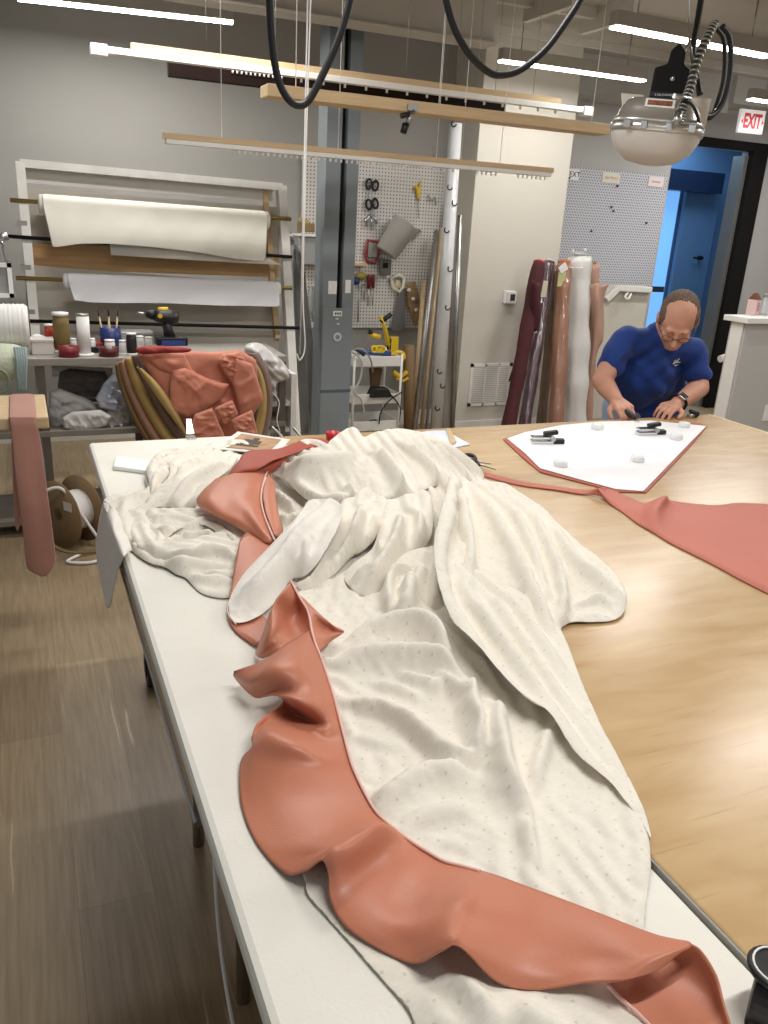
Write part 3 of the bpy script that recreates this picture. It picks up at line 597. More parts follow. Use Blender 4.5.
# cream layer that shows below the border
F4 = [(305,868,4),(305,885,5),(309,898,4),(332,923,4),(370,966,4),(408,1010,4),(430,1040,4),(560,1060,4),(665,1050,4),(640,1018,4),(610,986,4),(560,960,4),(480,935,4),(400,900,4),(340,862,4)]
T4 = [(14,14,[(455,955,50),(475,975,46),(492,1000,36),(500,1025,24)]), [(470,990,6),(480,1020,6)], [(505,985,8),(520,1040,6)], (14,18,[(520,985,40),(540,1004,44),(570,1025,24)]), [(345,935,4),(385,975,4),(420,1020,4)], (10,10,[(425,985,24),(445,1005,30),(455,1030,26)]), (9,9,[(575,995,16),(600,1020,16),(620,1040,12)])]
drape_sheet('lower_layer', F4, T4, M_linen, CT, seed=11, zs=.9, ex=.08, hold=.2, pillow=(.012,0))
# tube-like fold in front, lining side up
F5 = [(311,500,84),(303,508,80),(295,519,74),(281,535,62),(267,550,50),(255,563,42),(243,576,34),(235,589,28),(229,602,22),(229,613,16),(236,623,12),(256,618,12),(276,602,14),(291,582,16),(305,577,30),(319,562,56),(329,545,76),(338,528,92),(343,510,100),(334,500,96)]
T5 = [(30,34,[(322,503,112),(306,520,108),(287,541,94),(266,564,76),(250,583,56),(239,604,28)]), (14,16,[(333,512,108),(325,538,90),(308,558,66),(288,574,50),(264,598,32)]), (8,8,[(316,520,112),(300,548,94)])]
drape_sheet('rolled_fold', F5, T5, M_linen_in, CT, seed=13, wr=.001, ex=.2, step=.010, pillow=(.03,0))
# ---- salmon border
BD = MB()
rows = [  # main stretch, seam first, hem last
 [(311,630,55),(297,638,60),(285,645,62),(272,655,60),(256,664,52),(234,671,34)],
 [(315,643,50),(301,655,75),(284,664,80),(268,672,72),(250,682,46),(236,679,20)],
 [(322,660,46),(312,680,62),(297,688,60),(283,690,46),(268,693,30),(256,698,14)],
 [(332,690,34),(322,704,48),(306,703,60),(294,700,62),(284,698,52),(272,692,34)],
 [(338,712,26),(328,722,32),(315,722,20),(305,718,12),(296,714,8),(283,702,14)],
 [(341,724,24),(327,730,30),(310,727,24),(294,723,20),(277,718,22),(260,720,34)],
 [(344,736,22),(325,741,24),(305,731,28),(285,727,34),(266,726,30),(252,737,26)],
 [(349,755,18),(325,757,30),(300,746,48),(282,740,52),(266,736,46),(252,747,28)],
 [(354,770,14),(325,772,24),(298,765,32),(275,762,32),(254,760,24),(241,762,8)],
 [(366,795,12),(340,800,16),(310,800,18),(280,800,16),(258,802,10),(241,802,4)],
 [(378,814,10),(352,822,20),(325,832,22),(300,838,16),(275,845,8),(255,840,3)],
 [(390,826,10),(372,827,40),(350,838,42),(328,848,36),(306,858,20),(283,872,6)],
 [(396,830,10),(380,824,46),(360,834,52),(342,843,52),(328,851,50),(303,872,22)],
 [(402,835,9),(388,829,38),(368,840,46),(350,850,50),(334,855,52),(321,860,46)],
 [(412,842,9),(392,848,22),(372,862,22),(354,874,24),(338,876,30),(328,872,32)],
 [(428,852,8),(405,868,14),(384,886,14),(364,896,16),(346,900,16),(331,902,14)],
 [(444,861,8),(424,882,16),(406,905,16),(390,920,18),(376,932,14),(352,932,9)],
 [(462,866,10),(446,890,30),(434,912,34),(424,930,30),(414,948,18),(409,963,10)],
 [(480,871,14),(466,895,44),(458,912,48),(452,926,52),(448,938,54),(440,952,44)],
 [(500,877,18),(484,900,36),(476,918,40),(470,932,46),(464,942,50),(460,947,50)],
 [(530,888,20),(522,912,26),(514,932,26),(508,950,26),(502,966,24),(497,982,18)],
 [(555,897,24),(552,918,26),(548,938,24),(544,956,20),(540,974,16),(536,990,8)],
 [(600,914,32),(600,930,34),(598,945,32),(596,960,28),(592,972,26),(584,983,22)],
 [(649,933,44),(648,944,48),(645,954,50),(640,962,48),(634,970,44),(626,980,38)],
 [(671,939,50),(672,944,54),(672,948,55),(670,953,55),(666,959,52),(660,968,46)],
 [(688,942,54),(690,943,56),(691,944,56),(691,946,55),(690,947,54),(686,945,52)]]
BD.sheet(patch(rows, 6, 6))
# tail under the fold
BD.sheet(patch([[(607,984,14),(625,978,10),(645,968,10),(665,955,14),(688,943,52)],[(620,998,6),(640,990,6),(662,978,8),(684,962,20),(701,951,44)],
                [(636,1012,4),(658,1005,4),(680,995,6),(704,985,14),(716,975,34)],[(650,1026,4),(675,1022,4),(697,1015,5),(716,1005,10),(724,1005,24)],[(664,1044,4),(690,1042,4),(710,1040,5),(728,1040,6),(734,1036,14)]], 6, 6))
bd = BD.build('salmon_border', M_salmon, CT, solid=.0022); plabel(bd, 'ruffled salmon border sewn to the cream fabric')
# upright folded piece at the peak
B2 = MB()
B2.sheet(patch([[(291,581,78),(294,590,76),(300,598,72),(306,608,68),(311,622,62),(313,642,52)],
                [(284,590,92),(290,600,70),(297,608,52),(302,618,48),(306,630,48),(307,644,52)],
                [(276,600,86),(281,610,64),(288,620,44),(294,630,40),(298,638,44),(295,646,52)],
                [(268,618,66),(273,626,72),(277,634,60),(280,641,54),(281,646,50),(282,650,48)],
                [(262,637,36),(264,641,50),(266,646,48),(268,650,40),(270,653,40),(273,655,38)],
                [(256,652,8),(256,654,12),(257,656,16),(258,657,20),(260,658,22),(262,658,26)]], 6, 5))
B2.sheet(patch([[(297,594,74),(308,610,66),(311,624,60),(313,638,54),(317,652,44)],[(305,600,66),(318,615,64),(320,626,48),(320,638,50),(321,650,42)],
                [(318,614,58),(328,622,56),(330,630,44),(327,638,46),(325,646,38)],[(330,624,52),(336,628,52),(337,632,46),(335,636,44),(332,640,36)],[(344,631,48),(344,632,47),(344,632,46),(343,633,45),(342,634,44)]], 6, 5))
plabel(B2.build('salmon_peak', M_salmon, CT, solid=.0022), 'salmon border standing up in a pointed fold')
# border under and behind the rolled fold
B3 = MB()
B3.sheet(patch([[(268,538,44),(258,535,46),(247,533,48),(240,540,44)],[(277,548,40),(262,556,40),(248,556,40),(236,560,34)],[(262,570,34),(250,576,32),(240,580,28),(231,590,20)],
                [(245,595,12),(238,600,9),(232,604,7),(227,612,5)],[(258,612,6),(246,618,5),(238,622,5),(229,622,4)],[(270,622,12),(256,630,8),(246,632,8),(237,633,4)],[(282,632,24),(270,640,15),(260,645,9),(253,645,4)]], 5, 5))
B3.sheet(patch([[(270,466,76),(262,468,84),(252,470,90),(240,472,92),(228,475,88),(216,479,78)],
                [(264,480,80),(254,482,90),(243,483,92),(230,483,88),(216,486,82),(204,490,70)],
                [(261,498,76),(252,500,82),(240,500,84),(226,500,78),(210,500,76),(197,500,58)],
                [(264,514,70),(254,516,76),(243,515,70),(230,515,66),(214,512,62),(202,509,48)],
                [(270,530,60),(262,530,64),(253,528,60),(243,526,56),(234,524,50),(227,522,42)],
                [(274,541,52),(271,543,48),(266,543,46),(260,540,44),(255,538,42),(249,534,38)]], 6, 5))
B3.sheet(patch([[(268,474,86),(272,478,84),(275,482,80)],[(263,490,80),(270,494,78),(276,500,66)],[(265,510,72),(273,512,70),(279,516,58)],[(270,524,64),(276,526,60),(283,530,46)],[(275,536,54),(277,537,50),(279,537,46)]], 5, 4))
plabel(B3.build('salmon_lobe', M_salmon, CT, solid=.0022), 'salmon border spilling forward over the left cream heap')
B4 = MB()
B4.sheet(patch([[(228,475,84),(238,462,104),(246,452,112),(262,450,114),(278,449,116),(292,444,118),(308,438,118),(324,439,110)],
                [(236,474,90),(246,468,102),(256,461,108),(266,457,112),(280,454,116),(294,449,116),(310,443,114),(330,442,106)],
                [(250,473,88),(256,470,96),(264,466,104),(272,461,112),(284,457,114),(298,452,112),(314,447,110),(338,446,100)]], 6, 5))
B4.sheet(patch([[(245,474,88),(255,468,96),(268,460,106),(280,452,112)],[(252,476,80),(262,472,84),(272,466,96),(284,458,104)],[(262,480,70),(270,474,76),(278,468,84),(290,460,94)]], 5, 4))
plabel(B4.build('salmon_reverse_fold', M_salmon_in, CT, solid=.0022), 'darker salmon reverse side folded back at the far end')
# pale piping along the seam
def piping(name, pts, r=.0022, m=None): return MB().tube([W(p, 2.5) for p in [tuple(q) for q in cr(pts, 6)]], r, 8).build(name, m or mat('blush_piping', (232,190,178), .7), CT)
piping('piping', [(291,581,79),(300,598,74),(308,612,66),(312,632,57),(316,645,51),(322,660,47),(332,690,35),(338,712,27),(344,736,23),(349,755,19),(354,770,15),(366,795,13),(378,814,11),(396,830,11),(412,842,10),(428,852,9),(444,861,9),(462,866,11),(480,871,15)])
piping('piping', [(270,466,78),(264,480,82),(261,498,78),(264,514,72),(270,530,62),(275,541,54)])
piping('piping', [(607,984,15),(620,998,8),(636,1012,6),(650,1026,6)])
piping('piping', [(296,519,97),(281,535,86),(267,550,74),(243,576,58),(229,602,40),(228,613,26),(236,624,16)], .0014, M_linen_in)
# ================================================================ things lying on the tables
# patterned interlining sheet on its salmon layer, corners traced
def slab(name, px, z0, z1, m, lab, cat, group=None, wave=0):
    pts = [U(p[0], p[1], z=TZ) for p in px]
    mb = MB().prism([(p.x, p.y) for p in pts], z1-z0, Matrix.Translation((0,0,TZ+z0)))
    return tag(mb.build(name, m, origin=(pts[0].x, pts[0].y, TZ+z0)), lab, cat, group)
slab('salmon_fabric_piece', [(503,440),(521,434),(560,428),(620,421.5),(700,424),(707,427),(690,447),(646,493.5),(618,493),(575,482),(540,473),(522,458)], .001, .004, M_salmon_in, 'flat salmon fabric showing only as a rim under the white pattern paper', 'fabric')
slab('white_pattern_paper', [(507,440),(524,434),(562,426.5),(600,423),(650,422),(706,427.5),(688,446),(643,493),(616,491),(575,480),(540,470),(525,455)], .0052, .0064, mat('white_paper', (244,244,246), .7, bump=.03, bscale=12), 'big white shield-shaped pattern paper weighted down in front of the man', 'pattern paper')
st = MB()
st.sheet(patch([[(484,472,2),(482,476,2)],[(520,481,4),(518,485,3)],[(560,487,6),(556,490,4)],[(585,490,10),(580,494,4)],[(598,488,28),(594,495,6)],[(606,487,26),(603,497,10)]], 6, 4))
st.sheet(patch([[(598,488,28),(600,492,24),(603,497,8)],[(612,490,14),(607,496,16),(610,504,4)],[(628,497,8),(622,505,8),(622,512,3)],[(645,503,8),(640,512,12),(638,524,3)],[(665,496,36),(655,510,30),(652,532,3)],[(672,501,10),(668,518,8),(672,544,3)],
                [(705,505,4),(705,530,4),(710,563,3)],[(722,505,6),(735,540,4),(745,582,3)],[(740,503,4),(765,545,4),(785,602,3)],[(790,506,4),(800,550,4),(830,625,3)]], 6, 6))
tag(st.build('salmon_fabric_length', M_salmon_p, solid=.0018), 'pinkish salmon fabric length running from the scissors to the right edge of the table', 'fabric')
# small things on the table
def P0(px, py, h=0): return U(px, py, z=TZ+h/1000)
for i, (px, py, lab) in enumerate([(597,429,'small white round weight nearest the fabric rolls on the pattern paper'),(560,466,'white round weight on the pattern paper, toward the salmon strip'),(637,461,'white round weight in the middle of the pattern paper, nearest the camera'),(676,439,'white round weight just right of the black-ended clamp on the paper'),(684,427,'white round weight near the right corner of the paper, by the watch')]):
    p = P0(px, py, 6.5)
    o = MB().lathe([(.0,0),(.021,0),(.023,.003),(.023,.014),(.02,.019),(.008,.021),(.0,.021)], Matrix.Translation(p), 20).build('pattern_weight', mat('white_weight_plastic', (240,240,240), .35), origin=p); tag(o, lab, 'pattern weight', 'white round pattern weights')
def clamp(px, py, ang, lab):
    p = P0(px, py, 7); T = Matrix.Translation(p) @ rotM('Z', ang)
    t = thing('spring_clamp', lab, 'clamp', p, 'spring clamps on the pattern paper')
    a = MB(); a.box((-.075,-.016,.0), (.005,.016,.012), T @ rotM('Y', 0)); a.box((-.075,-.014,.016), (.0,.014,.026), T); a.build('jaws', M_chrome, t, bevel=.003)
    a = MB(); a.prism([(.0,-.016),(.045,-.014),(.05,.012),(.0,.016)], .016, T @ Matrix.Translation((0,0,.0))); a.build('handle', M_black, t, bevel=.004)
    a = MB(); a.prism([(-.03,-.013),(.02,-.012),(.024,.012),(-.03,.013)], .014, T @ Matrix.Translation((0,0,.03)) @ rotM('Y', -8)); a.build('handle', M_black, t, bevel=.004)
    MB().cyl(T @ Vector((0,-.02,.018)), T @ Vector((0,.02,.018)), .009, 12).build('spring', M_steel, t)
clamp(551,443,-14,'spring clamp with one black handle on the left part of the pattern paper')
clamp(654,434,-6,'black-ended spring clamp on the paper right in front of the man\'s hand')
# scissors
p = P0(478,464,3); t = thing('fabric_scissors', 'open fabric scissors with black handles behind the cream heap', 'scissors', p)
a, b = P0(470,462,12), P0(496,470,6); T = axis_M(a, b)
L_ = (b-a).length
MB().prism([(-.009,0),(.009,0),(.001,L_)], .003, Matrix.Translation(a) @ Matrix(((b-a).normalized().cross(Vector((0,0,1))), (b-a).normalized(), Vector((0,0,1)))).transposed().to_4x4()).build('blade', M_steel, t)
c = P0(493,466,6); d_ = (c-a).normalized()
MB().prism([(-.008,0),(.008,0),(.001,(c-a).length*.9)], .003, Matrix.Translation(a+Vector((0,0,.004))) @ Matrix((d_.cross(Vector((0,0,1))), d_, Vector((0,0,1)))).transposed().to_4x4()).build('blade', M_steel, t)
for q in ((465,458),(468,464)):
    c = P0(q[0], q[1], 14); MB().tube([c+Vector((.036*math.cos(k*PI/8), .022*math.sin(k*PI/8), .004*math.sin(k*PI/4))) for k in range(16)], .007, 8, closed=True).build('handle', M_black, t)
# wooden ruler and white papers beyond the heap
slab('wooden_ruler', [(446,431),(450,430.6),(456,444),(451,447)], .004, .009, M_tan, 'short wooden ruler lying behind the cream heap', 'ruler')
slab('white_paper_scraps', [(414,434),(428,431.6),(445,431),(470,445),(456,448),(440,441)], .0012, .003, mat('blue_white_paper', (222,228,238), .7), 'white paper sheets beyond the cream heap, near the ruler', 'paper')
# page with picture
t = thing('printed_photo_page', 'page with a printed photograph lying at the far end of the canvas table', 'printed page', P0(250,440,2))
q = [P0(x, y, 70) for x, y in ((210,452),(236,432),(289,440),(275,460))]
def quad_slab(Q, th, uv=None):
    n = (Q[1]-Q[0]).cross(Q[3]-Q[0]).normalized(); n = n if n.z > 0 else -n
    mb = MB(); mb.add([v for v in Q]+[v+n*th for v in Q], [(0,1,2,3),(4,5,6,7),(0,1,5,4),(1,2,6,5),(2,3,7,6),(3,0,4,7)]); return mb
q = [P0(213,449,40), P0(238,432,18), P0(290,440,20), P0(277,455,45)]
quad_slab(q, .002).build('page', mat('glossy_white_paper', (238,236,230), .35), t)
cen = sum(q, Vector())/4
def inq(u, v): return q[0]*(1-u)*(1-v)+q[3]*u*(1-v)+q[2]*u*v+q[1]*(1-u)*v
z_ = Vector((0,0,.003)); pq = [inq(.12,.1)+z_, inq(.12,.88)+z_, inq(.86,.88)+z_, inq(.86,.1)+z_]
quad_slab(pq, .0006).build('picture', mat('sepia_print', (188,150,112), .4, var=.35, vscale=30), t)
sil = MB()
for (u0, v0, u1, v1) in ((.3,.35,.42,.62),(.42,.3,.52,.75),(.52,.4,.6,.58),(.25,.25,.62,.33)):
    Q = [inq(u0,v0)+z_*1.4, inq(u0,v1)+z_*1.4, inq(u1,v1)+z_*1.4, inq(u1,v0)+z_*1.4]; sil.v; m2 = quad_slab(Q, .0004); sil.add(m2.v, m2.f)
plabel(sil.build('print_motif', mat('print_ink', (70,52,42), .5), t), 'dark shapes of the printed picture')
# white card strip
q = [P0(113,470,1), P0(116,459,1), P0(150,464,1), P0(150,475,1)]
cs = quad_slab([q[0], q[1], q[2], q[3]], .012); tag(cs.build('white_card_strip', mat('white_card', (246,246,244), .6), bevel=.003, origin=q[0]), 'folded white card strip at the far left corner of the canvas table', 'card')
# metal bulldog clip on the far table edge
p = U(192,436,y=TF); t = thing('table_edge_clip', 'small chrome clip gripping the far edge of the canvas table', 'clip', p)
c = U(190,437,y=TF+.004)
MB().box((c.x-.016,TF-.03,TZ), (c.x+.016,TF+.006,TZ+.006)).box((c.x-.016,TF+.001,TZ-.03), (c.x+.016,TF+.007,TZ+.006)).build('plate', M_chrome, t, bevel=.002)
MB().prism([(-.012,0),(.012,0),(.008,.05),(-.008,.05)], .004, Matrix.Translation((c.x,TF-.0,TZ+.012)) @ rotM('X', 64)).build('lever', M_chrome, t)
for i, (x0, y0, x1, y1) in enumerate([(272,433,284,441),(294,434,302,440)]):
    a, b = U(x0, y0, y=TF+.02), U(x1, y1, y=TF-.05)
    mb = MB(); mb.tube(crv([a+Vector((0,0,.02)), (a+b)/2+Vector((0,0,.015)), b+Vector((0,0,.004))]), .006, 8)
    o = mb.build('twisted_cable_end', M_alu, origin=a); tag(o, ['twisted metal cable end beside the printed page','shorter metal cable end near the red ring'][i], 'cable')
p = P0(333,436,105); o = MB().lathe([(0,-.012),(.02,-.012),(.021,0),(.021,.012),(.016,.012),(.015,.004),(0,.004)], Matrix.Translation(p), 20).build('red_tape_ring', mat('red_plastic', (196,34,44), .35), origin=p); tag(o, 'round red plastic tape ring tucked behind the cream heap', 'tape ring')
# tape measure, partly cut by the frame
c = P0(764,1017,0); t = thing('tape_measure', 'black tape measure with a white ring, at the lower right edge of the picture', 'tape measure', c)
T = Matrix.Translation(c) @ rotM('Z', 35) @ Matrix.Scale(.9,4)
sh = [(.034*math.cos(a)*(1 if math.cos(a) > 0 or math.sin(a) > 0 else 1), .034*math.sin(a)+.036) for a in [k*PI/12 for k in range(-3,16)]]+[(-.033,.002),(.033,.002)]
body = MB().prism(sh, .036, T @ Matrix.Translation((0,.018,0)) @ rotM('X', 90)); body.build('case', M_black, t, bevel=.004)
MB().lathe([(0,0),(.03,0),(.031,.004),(.028,.007),(0,.007)], T @ Matrix.Translation((0,0,.066)), 24).build('top_disc', M_black, t)
MB().tube([T @ Vector((.025*math.cos(k*PI/12), .025*math.sin(k*PI/12), .0735)) for k in range(24)], .0012, 6, closed=True).build('white_ring', M_whitep, t)
MB().box((-.03,-.0195,.012), (.012,-.018,.042), T).build('white_label', M_whitep, t)
# ================================================================ left side: rack, shelf, bench
def RK(px, py, off=0): return UP(px, py, (0, 4.58-off, 0), (0, 1, -.235))
def bar(mb, a, b, w, d, up=Vector((0,1,0))):
    """rectangular bar from a to b, width w across, depth d along up"""
    a, b = Vector(a), Vector(b); t = (b-a).normalized(); u = (up-t*up.dot(t)).normalized(); s_ = t.cross(u)
    vs = [p + s_*sx*w/2 + u*sy*d/2 for p in (a, b) for sx in (-1,1) for sy in (-1,1)]
    mb.add(vs, [(0,1,3,2),(4,6,7,5),(0,4,5,1),(2,3,7,6),(0,2,6,4),(1,5,7,3)]); return mb
def down(p, z): # follow the rack's lean to height z
    return Vector((p.x, p.y-.235*(p.z-z), z))
rk = thing('fabric_roll_rack', 'leaning white-painted rack holding two rolls of cloth against the left wall', 'rack', (.8,4.6,0))
M_pwhite = mat('worn_white_paint', (222,219,212), .6, var=.12, vscale=9)
tl, trr = RK(20,163), RK(281,187); il = RK(20,163); 
MBp = MB(); bar(MBp, tl, down(tl,.02), .045, .07); MBp.build('post', M_pwhite, rk)
MBp = MB(); bar(MBp, trr, down(trr+Vector((.012,0,0)),.02), .05, .07); MBp.build('post', M_pwhite, rk)
a = RK(264,188,-.06); MBp = MB(); bar(MBp, a, down(a+Vector((.03,0,0)),.9), .03, .05); MBp.build('inner_post', M_tan, rk)
bar(MB(), tl, trr, .04, .07).build('top_rail', M_pwhite, rk)
x = MB(); bar(x, RK(22,174,-.05), RK(272,194,-.05), .085, .02); x.build('upper_plank', mat('grey_white_plank', (205,200,192), .6, var=.06), rk)
for q in (60,84,128,178): 
    p = RK(q, 171+(q-60)*.09, -.03); MB().cyl(p+Vector((0,-.012,0)), p+Vector((0,0,0)), .006, 8).build('screw', M_steel, rk)
x = MB(); bar(x, RK(28,256,-.07), RK(278,266,-.07), .13, .02); x.build('tan_plank', M_tan2, rk)
for (h0, h1) in ((196,244),(272,320),(322,352)):
    x = MB(); bar(x, RK(26,(h0+h1)/2,-.1), RK(278,(h0+h1)/2+16,-.1), (h1-h0)*.0068, .012); x.build('back_panel', mat('grey_beige_panel', (190,183,170), .7, var=.04), rk)
for q in (224,268,312):
    p = RK(22+(q-224)*.09, q); x = MB(); bar(x, p-Vector((0,0,.018)), p+Vector((0,0,.018)), .05, .075); plabel(x.build('tape_band', M_alu, rk), 'grey tape wrapped round the post')
for (a, b, m, nm) in ((RK(10,200,.04), RK(291,219,.04), mat('brass_rod', (170,140,80), .35, metal=.8), 'brass_rod'), (RK(6,236,.05), RK(292,257,.05), M_blackm, 'black_rod'), (RK(16,278,.04), RK(292,288,.04), mat('brass_rod', (1,1,1)), 'brass_rod'), (RK(30,321,.04), RK(301,328,.04), M_blackm, 'black_rod')):
    MB().cyl(a, b, .0095 if nm == 'black_rod' else .011, 12).build(nm, m, rk)
def hang_roll(nm, lab, a, b, r, hem, m, seed):
    """cloth wound on a rod from a to b with a free end hanging to the hem line"""
    t = thing(nm, lab, 'fabric roll', a)
    c = MB(); T = axis_M(a, b); L_ = (b-a).length
    prof = [(r*.4,0),(r*.8,.002),(r,.01)]+[(r*(1+.03*math.sin(i*1.7)), L_*i/12) for i in range(1,12)]+[(r,L_-.01),(r*.8,L_-.002),(r*.4,L_)]
    c.lathe(prof, T, 24); c.build('wound_cloth', m, t)
    n = len(hem); g = []
    for i in range(n*3-2):
        u = i/(n*3-3); top = a.lerp(b, max(.015, min(.985, u))); k = u*(n-1); j = min(int(k), n-2); h = hem[j].lerp(hem[j+1], k-j)
        row = []
        for q in range(14):
            v = q/13
            if q < 4: an = PI*.5*(1-q/3)*1.0; p = top + Vector((0, -r*1.06*math.cos(an), r*1.06*math.sin(an)))
            else:
                s0 = top+Vector((0,-r*1.06,0)); w_ = (q-3)/10; p = s0.lerp(h, w_)+Vector((0, -.012*math.sin(u*17+seed)*w_-.008*math.sin(u*41+seed*2+w_*3), 0))
            row.append(p)
        g.append(row)
    MB().sheet(g).build('hanging_end', m, t, solid=.002, sub=1)
    return t
M_natural = mat('natural_canvas', (226,222,208), .9, bump=.1, bscale=200, var=.03, sheen=.1)
M_whitecl = mat('white_poplin', (226,225,227), .85, var=.02, sheen=.1)
hang_roll('canvas_roll', 'wide cream canvas roll on the upper brass rod of the rack', RK(38,204,.05), RK(269,221,.05), .05, [RK(52,248,.11), RK(80,244,.11), RK(110,244,.11), RK(150,247,.11), RK(200,253,.11), RK(235,259,.11), RK(266,262,.11)], M_natural, 1)
x = MB(); g = [[RK(110,243,.065)+Vector((0,0,0)), RK(111,255,.065)], [RK(190,249,.07), RK(190,260,.07)], [RK(268,258,.065), RK(282,265,.065)]]
tag(x.sheet(g).build('canvas_lining_layer', M_natural, origin=RK(150,250,.065), solid=.002), 'lower pale layer peeking out below the cream canvas roll', 'fabric')
hang_roll('white_fabric_roll', 'white fabric roll on the lower brass rod of the rack', RK(63,281,.05), RK(280,289,.05), .04, [RK(74,300,.1), RK(90,303,.1), RK(140,303,.1), RK(180,304,.1), RK(230,306,.1), RK(281,307,.1)], M_whitecl, 2)
# shelf unit under the rack
SZ = .90; sy0 = 4.24; sy1 = 4.68
sh = thing('workbench_shelf', 'grey shelf bench crowded with thread and tapes, below the leaning rack', 'shelf', (.6,4.45,0))
MB().box((-.35,sy0,SZ-.035), (1.28,sy1,SZ)).build('top_board', mat('grey_bench_top', (150,144,136), .6, var=.1), sh, bevel=.003)
lz = U(60,431,y=sy0).z
MB().box((-.35,sy0,lz-.03), (1.28,sy1,lz)).build('lower_shelf', mat('grey_bench_shelf', (128,120,110), .6, var=.1), sh, bevel=.003)
MB().box((-.35,sy0,.06), (1.28,sy1,.09)).build('bottom_shelf', mat('grey_bench_shelf', (128,120,110)), sh, bevel=.003)
for xx in (-.33, .055, .5, 1.26):
    MB().box((xx-.018,sy0+.005,.0), (xx+.018,sy0+.04,SZ-.036)).build('upright', mat('dark_bench_leg', (92,84,76), .6), sh)
def put(px, py, y=4.34): p = U(px, py, y=y); p.z = SZ; return p
def spool(px, ybot, w, h, m, lab, y=4.34, kind='thread_spool', cat='thread spool', mcore=None, group=None):
    p = put(px, ybot, y); s_ = .0057*y/4.34; r = w*s_/2; H = h*s_
    t = thing(kind, lab, cat, p, group)
    M_ = Matrix.Translation(p)
    MB().lathe([(0,0),(r,0),(r,H*.06),(r*.6,H*.1)], M_, 18).lathe([(r*.6,H*.9),(r*.9,H*.94),(r*.9,H),(0,H)], M_, 18).build('flanges', mcore or M_whitep, t)
    MB().lathe([(r*.86,H*.08),(r*.92,H*.3),(r*.9,H*.7),(r*.8,H*.92)], M_, 18).build('thread', m, t)
M_red = mat('orange_red_thread', (186,62,38), .6, bump=.2, bscale=300); M_wth = mat('white_thread', (232,230,226), .7, bump=.2, bscale=300); M_oli = mat('olive_thread', (120,100,56), .7, bump=.2, bscale=200)
M_blk = mat('black_thread', (30,28,30), .6); M_navy = mat('navy_can_paint', (34,48,104), .4); M_dred = mat('dark_red_tape', (120,28,32), .4)
spool(49,334,8,22,M_red,'orange-red thread spool standing at the left of the bench', 4.5)
spool(63,352,15,34,M_oli,'fat olive-brown thread cone between the red spool and the white cone', 4.42)
p = put(85,355); t = thing('thread_cone', 'tall white thread cone standing on a round base in front on the bench', 'thread cone', p); M_ = Matrix.Translation(p)
MB().lathe([(0,0),(.048,0),(.05,.006),(.03,.01)], M_, 20).build('base', M_whitep, t); MB().lathe([(.031,.01),(.03,.19)], M_, 20).build('thread', M_wth, t); MB().lathe([(.03,.191),(.031,.2),(.012,.2),(.01,.19)], M_, 20).build('cap', M_alu, t)
def tape_roll(px, py, w, h, m, lab, y=4.3):
    p = put(px, py, y); r = w*.0056/2; H = h*.0056
    o = MB().lathe([(r*.5,0),(r,0),(r,H),(r*.5,H),(r*.5,0)], Matrix.Translation(p), 20).build('tape_roll', m, origin=p); tag(o, lab, 'tape roll')
tape_roll(69,354,17,9,M_dred,'red and black tape roll just left of the tall white cone')
tape_roll(109,356,17,8,mat('maroon_tape', (84,26,26), .4),'dark maroon tape roll right of the tall white cone')
spool(73,346,7,12,M_wth,'short white bobbin half hidden behind the red tape roll',4.42); spool(92,347,7,12,M_wth,'short white bobbin directly behind the tall white cone',4.42)
spool(110,349,10,13,M_wth,'squat white spool standing in front of the blue can',4.34)
spool(124,353,9,12,M_wth,'little white spool right of the blue can',4.36); spool(132,354,10,19,M_blk,'black thread spool right of the blue can',4.34)
spool(140,348,8,14,M_wth,'white spool beside the black one, left of the drill',4.42); spool(149,348,7,13,M_wth,'second white spool beside the black one, nearest the drill battery',4.42)
p = put(111,346,4.5); c = thing('brush_can', 'blue tin can holding paint brushes on the bench', 'can', p); MB().lathe([(0,0),(.052,0),(.052,.115),(.048,.115),(.048,.006),(0,.006)], Matrix.Translation(p), 20).build('can', M_navy, c)
for i, (dx, lean) in enumerate(((-.03,-.02),(-.012,.01),(.004,-.008),(.02,.02))):
    b = thing('paint_brush', ['tan-handled brush leaning to the left in the blue can','brush second from the left in the blue can','brush third from the left in the blue can','brush leaning to the right in the blue can'][i], 'brush', p+Vector((dx,0,.02)))
    q0 = p+Vector((dx,0,.02)); q1 = p+Vector((dx+lean,0,.17)); q2 = p+Vector((dx+lean*1.3,0,.215))
    MB().tube([q0,q1], [.006,.004], 8).build('handle', M_tan, b); MB().tube([q1,q2], [.008,.004], 8, flat=.5).build('bristles', mat('brush_bristles', (70,56,40), .9), b)
# boxes and odds
def rbox(nm, lab, cat, px, py, w, h, d, m, y=4.4, rz=0, lid=None):
    p = put(px, py, y); T = Matrix.Translation(p) @ rotM('Z', rz); t = thing(nm, lab, cat, p)
    MB().box((-w/2,-d/2,0), (w/2,d/2,h*.82), T).build('box_body', m, t, bevel=.004); MB().box((-w/2-.003,-d/2-.003,h*.82), (w/2+.003,d/2+.003,h), T).build('lid', lid or m, t, bevel=.003)
    return t
rbox('thread_tray', 'white plastic box at the left end of the bench with a pink strip on it', 'box', 43,353,.1,.075,.09,mat('translucent_box', (214,206,200), .4))
rbox('parts_case', 'clear plastic parts box behind the black spool', 'box', 136,345,.16,.09,.1,mat('clear_grey_plastic', (158,158,156), .2), 4.55)
rbox('red_tin', 'small red tin behind the white cone', 'tin', 92,345,.1,.04,.06,mat('red_tin_paint', (180,40,40), .4),4.5)
rbox('black_pouch', 'low black case behind the maroon tape roll', 'case', 95,350,.1,.03,.06,M_black,4.42)
